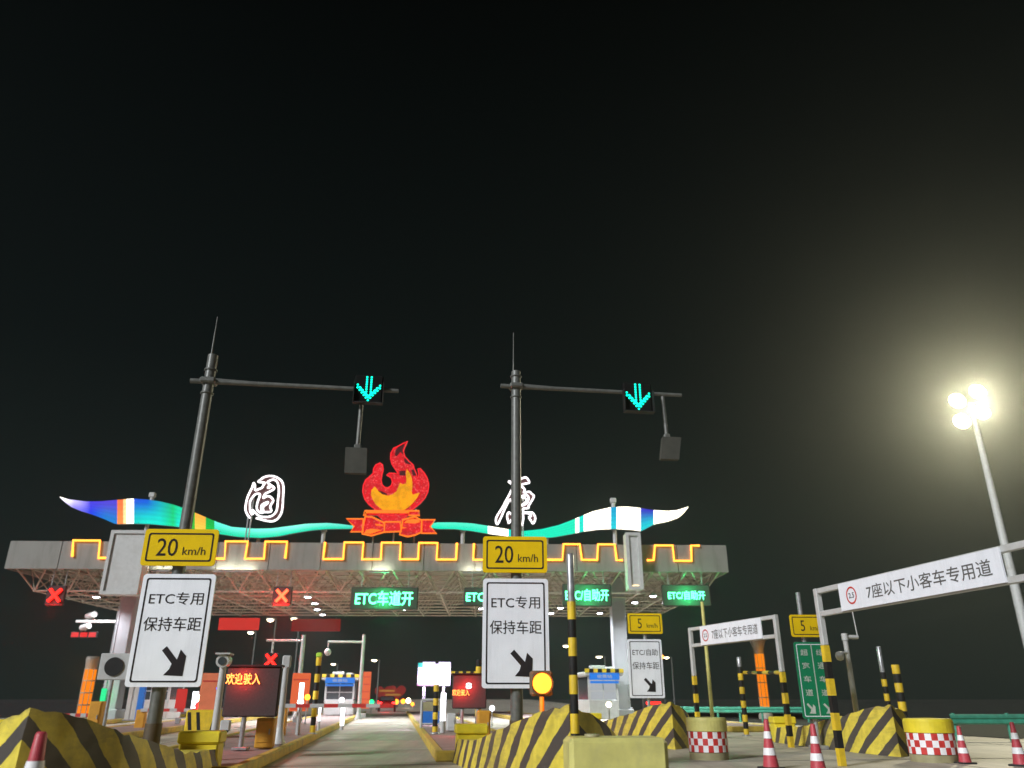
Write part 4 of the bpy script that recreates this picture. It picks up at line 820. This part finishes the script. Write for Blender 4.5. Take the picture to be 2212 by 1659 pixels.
# arm with cameras on the left column
lc = Matrix.Rotation(-CR, 3, 'Z') @ (P(262, 1450, FL.y + 4.6) - co_)
cb = CWl(lc.x - .45, 3.6, Zp(1342, FL.y + 3.6)); D = cb.y
r = thing('column_arm', 'white arm with two cameras reaching left from the left column', 'camera arm', cb, CR)
La = cb.x - Xp(166, 1342, D)
MB().box((-La / 2, 0, 0), (La, .16, .16), bev=.02).build('arm', M['white'], r)
for px, py in ((201, 1330), (189, 1355)):
    q = P(px, py, D) - cb; m = MB(); m.tube([(q.x + .2, -.2, q.z + .06), (q.x - .35, .1, q.z - .04)], .18, 10); m.tube([(q.x, 0, q.z), (q.x + .15, 0, 0)], .05, 6); m.build('camera', M['white'], r)
r = thing('red_indicator', 'row of three red indicator lamps under the left camera arm', 'indicator', P(180, 1371, D), CR)
MB().box((0, .1, 0), (1.55, .12, .36), bev=.02).build('housing', M['black'], r)
for q in (-.5, 0, .5): MB().box((q, .03, 0), (.42, .03, .26), bev=.012).build('lamp', em('dim red led', (1, .03, .03), .9), r)
MB().tube([(0, .1, .18), (.1, .1, cb.z - P(180, 1371, D).z)], .04, 6).build('drop_rod', M['white'], r)
gl = CWl(lc.x - .35, 3.45, .5); r = MB(); r.box((0, 0, .65), (.30, .08, 1.3), bev=.03); tag(r.build('green_reflection', M['e_gstrip'], loc=gl, rz=CR), 'upright green reflection glowing at the foot of the left column', 'lamp')  # added glowing strip, stands for a green led's reflection on the column
L = bpy.data.lights.new('green glow', 'POINT'); L.energy = 25; L.color = GRN; lo = bpy.data.objects.new('light_source', L); C.objects.link(lo); lo.location = gl + Vector((0, -.5, .9)); L.shadow_soft_size = .2  # added unseen lamp, spreads the green of that strip
# round signal box
D = 24; r = thing('round_signal', 'square grey signal with a dark round lens left of the left lane sign', 'signal', (Xp(233, 1510, D), D, 0), A)
zc = Zp(1440, D); MB().tube([(0, .08, 0), (0, .08, zc - .3)], .05, 8).build('post_shaft', M['steel'], r)
MB().box((0, .08, zc), (.84, .12, .74), bev=.02).build('panel', M['white'], r)
m = MB(); n = 24; m.add([(.26 * math.cos(2 * math.pi * i / n), -.02, zc + .26 * math.sin(2 * math.pi * i / n)) for i in range(n)], [list(range(n))]); m.build('round_lens', M['black'], r)
# ------------------------------------------------------------------ booths
def booth(lab, px, py, D, W, H, sign_y, lit):
    X = Xp(px, py, D); root = thing('toll_booth', lab, 'toll booth', (X, D, .2), A, 'toll booths on the islands')
    m = MB(); m.box((0, 1.5, .5), (W, 3, 1.0), bev=.04)
    for q in (-1, 1):
        for y in (.08, 2.92): m.box((q * (W / 2 - .06), y, 1.6), (.12, .14, 1.2))
    m.build('body', M['white'], root)
    for q in (-1, 1): MB().box((q * (W / 2 - .05), 1.5, 1.6), (.02, 2.7, 1.2)).build('side_window', M['glass'], root)
    w_ = MB().box((0, .06, 1.6), (W - .26, .02, 1.2)).build('front_window', M['e_window'] if lit else M['glass'], root)
    m = MB(); m.box((0, .045, 1.6), (.05, .02, 1.2)); m.box((0, .045, 1.45), (W - .26, .018, .05)); m.build('window_bar', M['white'], w_)
    m = MB(); m.box((0, 1.45, 2.33), (W + .5, 3.5, .22), bev=.04); rf = m.build('roof', M['white'], root)
    m = MB(); n = 9
    for i in range(n): m.box((-(W + .5) / 2 + (W + .5) * (i + .5) / n, -.32, 2.50), ((W + .5) / n - .004, .06, .20), i % 2)
    m.build('striped_edge', [M['yellow'], M['black']], rf)
    m = MB(); m.box((-.2, .5, 2.62), (.8, .5, .34), bev=.03); m.box((W * .3, .6, 2.58), (.5, .5, .28), bev=.03); m.build('roof_unit', M['white'], rf)
    m = MB(); m.box((0, -.34, 2.20), (W, .07, .36), bev=.03); sg = m.build('blue_sign', M['e_blue'], root)
    m = MB(); m.text('收费站', 0, 2.20, W * .5, .19, -.384, 0, .01); m.build('lettering', M['e_window'], sg)
    m = MB(); m.box((0, -.30, 1.90), (W * .95, .06, .12)); m.build('blue_band', M['e_blue'], root)
    return root
booth('toll booth with a blue sign left of the open lane', 733, 1500, 57, 2.0, 2.4, 0, False)
booth('toll booth with a blue sign between the striped pole and the right column', 1304, 1500, 46, 1.7, 2.4, 0, True)
booth('toll booth with blue corner behind the left lane sign', 322, 1520, 46, 2.0, 2.4, 0, False)
# lit boards by the booths
def lit_board(lab, px0, px1, y0, y1, D, mt, bands):
    p0 = P(px0, y0, D); p1 = P(px1, y1, D); W = p1.x - p0.x; H = p0.z - .2
    r = thing('lit_board', lab, 'lit board', ((p0.x + p1.x) / 2, D, .2), A, 'orange red lit boards on the islands')
    m = MB(); m.box((0, .1, H / 2 + .25), (W, .18, H - .5), bev=.03); m.build('panel', mt, r)
    for i in range(bands): MB().box((0, .004, .6 + (H - .9) * i / max(1, bands - 1)), (W * .86, .006, .05)).build('dark_bar', M['red'], r)
    MB().box((0, .1, .13), (W * .5, .2, .26), bev=.02).build('foot', M['steel'], r)
lit_board('wide orange red lit board behind the glowing white post', 633, 665, 1454, 1518, 40, M['e_salmon'], 2)
lit_board('orange red lit board with many bars, right of the blue signed booth', 777, 798, 1451, 1516, 50, M['e_salmon'], 5)
lit_board('orange red lit board between the left lane sign and the camera pole', 438, 470, 1454, 1545, 33, M['salmon'], 2)
# barrier arms
def barrier(lab, px0, px1, py, D, sgn=1):
    p0 = P(px0, py, D); p1 = P(px1, py, D); L = (p1.x - p0.x) / math.cos(A); r = thing('barrier_gate', lab, 'barrier gate', (p0.x, D, .2), A, 'red and white barrier gates')
    z = p0.z - .2; MB().box((0, .1, z / 2 - .03), (.36, .34, z + .1), bev=.03).build('cabinet', M['orange'], r)
    m = MB(); n = 8
    for i in range(n): m.box((L * (i + .5) / n, -.12, z), (L / n, .05, .115 if i % 2 else .117), i % 2)
    m.build('arm', [M['white'], M['red']], r)
barrier('red and white barrier arm closed across the open lane', 609, 846, 1524.5, 27)
barrier('pale barrier arm low at the far left lane', 108, 194, 1545, 30)
lit_board('narrow red lit board right of the left lane sign post', 383, 397, 1488, 1533, 38, em('dim red lit panel', (1, .05, .04), .55), 1)
q = P(434, 1568, 25); r = thing('crash_block', 'small yellow block with black slanting stripes behind the yellow cap of the left prow', 'crash barrier', (q.x, 25, .2), A)
MB().box((0, .4, .38), (.95, .8, .76), bev=.04).build('body', M['yellow'], r)
for k in (-.30, -.05, .28): MB().prism([(k - .04 - .10 * (1 if k < 0 else -1), .70), (k + .06 - .10 * (1 if k < 0 else -1), .70), (k + .06, .12), (k - .04, .12)], -.006, 0).build('black_stripe', M['black'], r)
q = P(486, 1568, 20.5); r = thing('reader_post', 'small white card reader on a short post under the large message board', 'card reader', (q.x, 20.5, .2), A)
MB().tube([(0, .06, 0), (0, .06, q.z - .3)], .05, 8).build('post_shaft', M['steel'], r); MB().box((0, .06, q.z - .2), (.24, .16, .26), bev=.03).build('reader', M['white'], r); MB().box((0, -.025, q.z - .32), (.2, .02, .05)).build('slot', M['black'], r)
for lab, px in (('white square post behind the left lane sign post, nearer the green reflection', 278), ('white square post behind the left lane sign, beside the blue one', 291)):
    q = P(px, 1530, 43); r = thing('square_post', lab, 'post', (q.x, 43, .2), A, 'square posts by the left booth'); MB().box((0, 0, 1.35), (.22, .22, 2.7), bev=.02).build('post_shaft', M['white'], r); MB().box((0, 0, .04), (.36, .36, .08), bev=.02).build('base_plate', M['steel'], r)
q = P(302, 1530, 43); r = dup(r, (q.x, 43, .2), A, 'blue square post behind the left lane sign'); bp = MB().box((0, 0, 1.35), (.30, .23, 2.66), bev=.02).build('blue_cladding', M['blue'], r)
barrier('pale barrier arm crossing behind the left lane sign post', 306, 424, 1534, 34)
# ------------------------------------------------------------------ orange light columns
def light_col(lab, px, D, y0, y1, w_, flare):
    X = Xp(px, 1480, D); zt = Zp(y0, D); r = thing('light_column', lab, 'light column', (X, D, 0), A, 'orange light columns')
    MB().lathe([(w_ * .75, 0), (w_ * .75, .3), (w_ * .6, .4)], 8).build('plinth', M['concrete'], r)
    m = MB(); hh = zt - .4; n = 4
    for i in range(n):
        z0 = .4 + hh * i / n; m.lathe([(w_ * .5, z0 + .03), (w_ * .5, z0 + hh / n - .03)], 8, smooth=False)
    m.build('glowing_panel', M['e_orange'], r)
    m = MB()
    for i in range(n + 1): m.lathe([(w_ * .5, .4 + hh * i / n - .03), (w_ * .53, .4 + hh * i / n - .03), (w_ * .53, .4 + hh * i / n + .03), (w_ * .5, .4 + hh * i / n + .03)], 8)
    for k in range(8): q = 2 * math.pi * k / 8; m.tube([(w_ * .51 * math.cos(q), w_ * .51 * math.sin(q), .4), (w_ * .51 * math.cos(q), w_ * .51 * math.sin(q), zt)], .018, 5)
    m.build('ribs', M['deck'], r)
    m = MB(); m.lathe([(w_ * .5, zt + .03), (w_ * .55, zt + .3), (w_ * (1.0 if flare else .6), zt + (1.0 if flare else .5)), (w_ * (1.0 if flare else .5), zt + (1.15 if flare else .6)), (.001, zt + (1.15 if flare else .6))], 8); m.build('capital', M['fascia'], r)
    L = bpy.data.lights.new('column glow', 'POINT'); L.energy = 30; L.color = (1, .35, .03); L.shadow_soft_size = .3; lo = bpy.data.objects.new('light_source', L); C.objects.link(lo); lo.parent = r; lo.location = (0, -.9, zt - .3)
light_col('orange light column with a flared pale capital, seen through the small height gate', 1647, 55, 1412, 1530, .64, True)
light_col('orange light column at the far left beside the round signal', 190, 42, 1445, 1553, .60, False)
# ------------------------------------------------------------------ distant lamps, hearts, cars
SL = [(584, 1338.8, 80, 'warm street lamp just under the rear truss, left of the two'), (635.6, 1336.8, 85, 'warm street lamp just under the rear truss, right of the two'), (541.8, 1366.5, 90, 'warm street lamp above the large message board'), (808.4, 1426.5, 95, 'white street lamp between the booth and the colour screen'), (720, 1434.7, 110, 'small yellow street lamp above the blue signed booth'), (1222.6, 1395.6, 90, 'street lamp close left of the tall striped pole'), (1294, 1419, 85, 'street lamp above the right booth'), (1439.6, 1420.4, 100, 'street lamp right of the small white lane sign')]
s0 = None
for px, py, D, lab in SL:
    p = P(px, py, D)
    if s0 is None:
        s0 = thing('street_lamp', lab, 'street lamp', (p.x, D, 0), 0, 'distant street lamps'); hz = p.z
        MB().tube([(.6, 0, 0), (.6, 0, hz + .1), (0, 0, hz + .15)], .09, 8).build('lamp_post', M['pole'], s0)
        MB().box((0, 0, hz + .1), (.75, .35, .14), bev=.03).build('lamp_head', M['steel'], s0)
        m = MB(); m.lathe([(.001, -.22), (.22, -.14), (.34, 0), (.001, .02)], 14, 0, (0, 0, hz)); m.build('lens', M['e_lampwarm'], s0); rr = s0
    else:
        rr = dup(s0, (p.x, D, 0), 0, lab); rr.scale = (1, 1, p.z / hz)
# red double heart board
D = 120; p0 = P(811, 1478, D); p1 = P(874, 1516, D); W = p1.x - p0.x; H = p0.z - p1.z
r = thing('heart_board', 'distant red double heart board with two lines of yellow lettering', 'billboard', ((p0.x + p1.x) / 2, D, 0), A); zc = (p0.z + p1.z) / 2
def heart(cx, cz, w_, h_): return [(cx + w_ / 2 * (math.sin(t) ** 3), cz + h_ * .55 * ((13 * math.cos(t) - 5 * math.cos(2 * t) - 2 * math.cos(3 * t) - math.cos(4 * t)) / 17)) for t in [2 * math.pi * i / 36 for i in range(36)]]
e_heart = em('dim red board', (.55, .02, .015), .35)
m = MB(); m.prism(heart(-W * .2, zc, W * .62, H), 0, .3); m.prism(heart(W * .22, zc + .1, W * .6, H), -.02, .28); m.build('heart_panel', e_heart, r)
m = MB(); m.box((-W * .1, -.04, zc + H * .12), (W * .5, .02, H * .10)); m.box((W * .1, -.04, zc - H * .10), (W * .5, .02, H * .10)); m.build('yellow_lettering', em('dim yellow', (.7, .38, .06), .5), r)
m = MB()
for q in (-.25, .25): m.tube([(q * W, .35, 0), (q * W, .35, zc)], .12, 8)
m.build('stand', M['steel'], r)
def car(lab, X, D, rz, front, grp):
    r = thing('car', lab, 'car', (X, D, 0), rz, grp)
    prof = [(-2.1, .35), (-2.15, .75), (-2.05, .95), (-1.5, 1.0), (-.9, 1.42), (.5, 1.45), (1.2, 1.0), (2.0, .85), (2.15, .6), (2.1, .35)]
    m = MB(); vs = []
    for sd, k in ((-1, 1), (1, 1)):
        for y, z in prof: vs.append((sd * (.86 if z < 1.05 else .68), y, z))
    n = len(prof); m.add(vs, [list(range(n)), list(range(n, 2 * n))[::-1]] + [(i, n + i, n + i + 1, i + 1) for i in range(n - 1)] + [(n - 1, 2 * n - 1, n, 0)]); m.build('body', M['carpaint'], r)
    m = MB(); m.add([(-.66, -1.47, 1.06), (.66, -1.47, 1.06), (.60, -.98, 1.40), (-.60, -.98, 1.40)], [(0, 1, 2, 3)]); m.build('rear_window', M['glass'], r)
    for sx_ in (-1, 1):
        for y in (-1.3, 1.3):
            wl = MB(); wl.tube([(sx_ * .70, y, .32), (sx_ * .90, y, .32)], .32, 16); wl.build('wheel', M['rubber'], r)
        m = MB(); m.box((sx_ * .68, -2.13, .82), (.34, .10, .18), bev=.02); m.build('tail_lamp', M['e_tail'], r)
    m = MB(); m.box((0, -2.16, .62), (.48, .04, .14)); m.build('number_plate', M['sign_white'], r)
    L = bpy.data.lights.new('tail glow', 'POINT'); L.energy = 90; L.color = RED; L.shadow_soft_size = .3; lo = bpy.data.objects.new('light_source', L); C.objects.link(lo); lo.parent = r; lo.location = (0, -2.6, .8)
    return r
q = LW(-.95, 86); c0 = car('dark car with glowing tail lamps leaving through the open lane', q.x, q.y, A, False, 'cars beyond the barrier')
dup(c0, LW(-1.9, 122), A, 'distant car with red tail lamps far beyond the barrier arm')
q = P(1384, 1522, 44); r2 = thing('fee_display', 'low fee display with a red light bar under the small white lane sign', 'fee display', (q.x, 40, .2), A)
zq = Zp(1521, 40) - .2; MB().box((0, .1, zq), (1.0, .2, .5), bev=.03).build('cabinet', M['board'], r2); MB().box((0, -.01, zq + .04), (.72, .03, .13), bev=.01).build('red_bar', M['e_red'], r2); MB().tube([(0, .1, 0), (0, .1, zq - .2)], .06, 8).build('stand', M['steel'], r2)
# ------------------------------------------------------------------ night air
h = MB(); h.box((0, 140, 14), (320, 420, 32)); ho = h.build('haze', bpy.data.materials.new('night haze')); ho['kind'] = 'stuff'
hm = ho.data.materials[0]; hm.use_nodes = True; n = hm.node_tree.nodes; n.clear(); o_ = n.new('ShaderNodeOutputMaterial'); pv = n.new('ShaderNodeVolumePrincipled')
pv.inputs['Color'].default_value = (.9, .95, .9, 1); pv.inputs['Density'].default_value = .0009; pv.inputs['Anisotropy'].default_value = .865; hm.node_tree.links.new(pv.outputs[0], o_.inputs['Volume'])
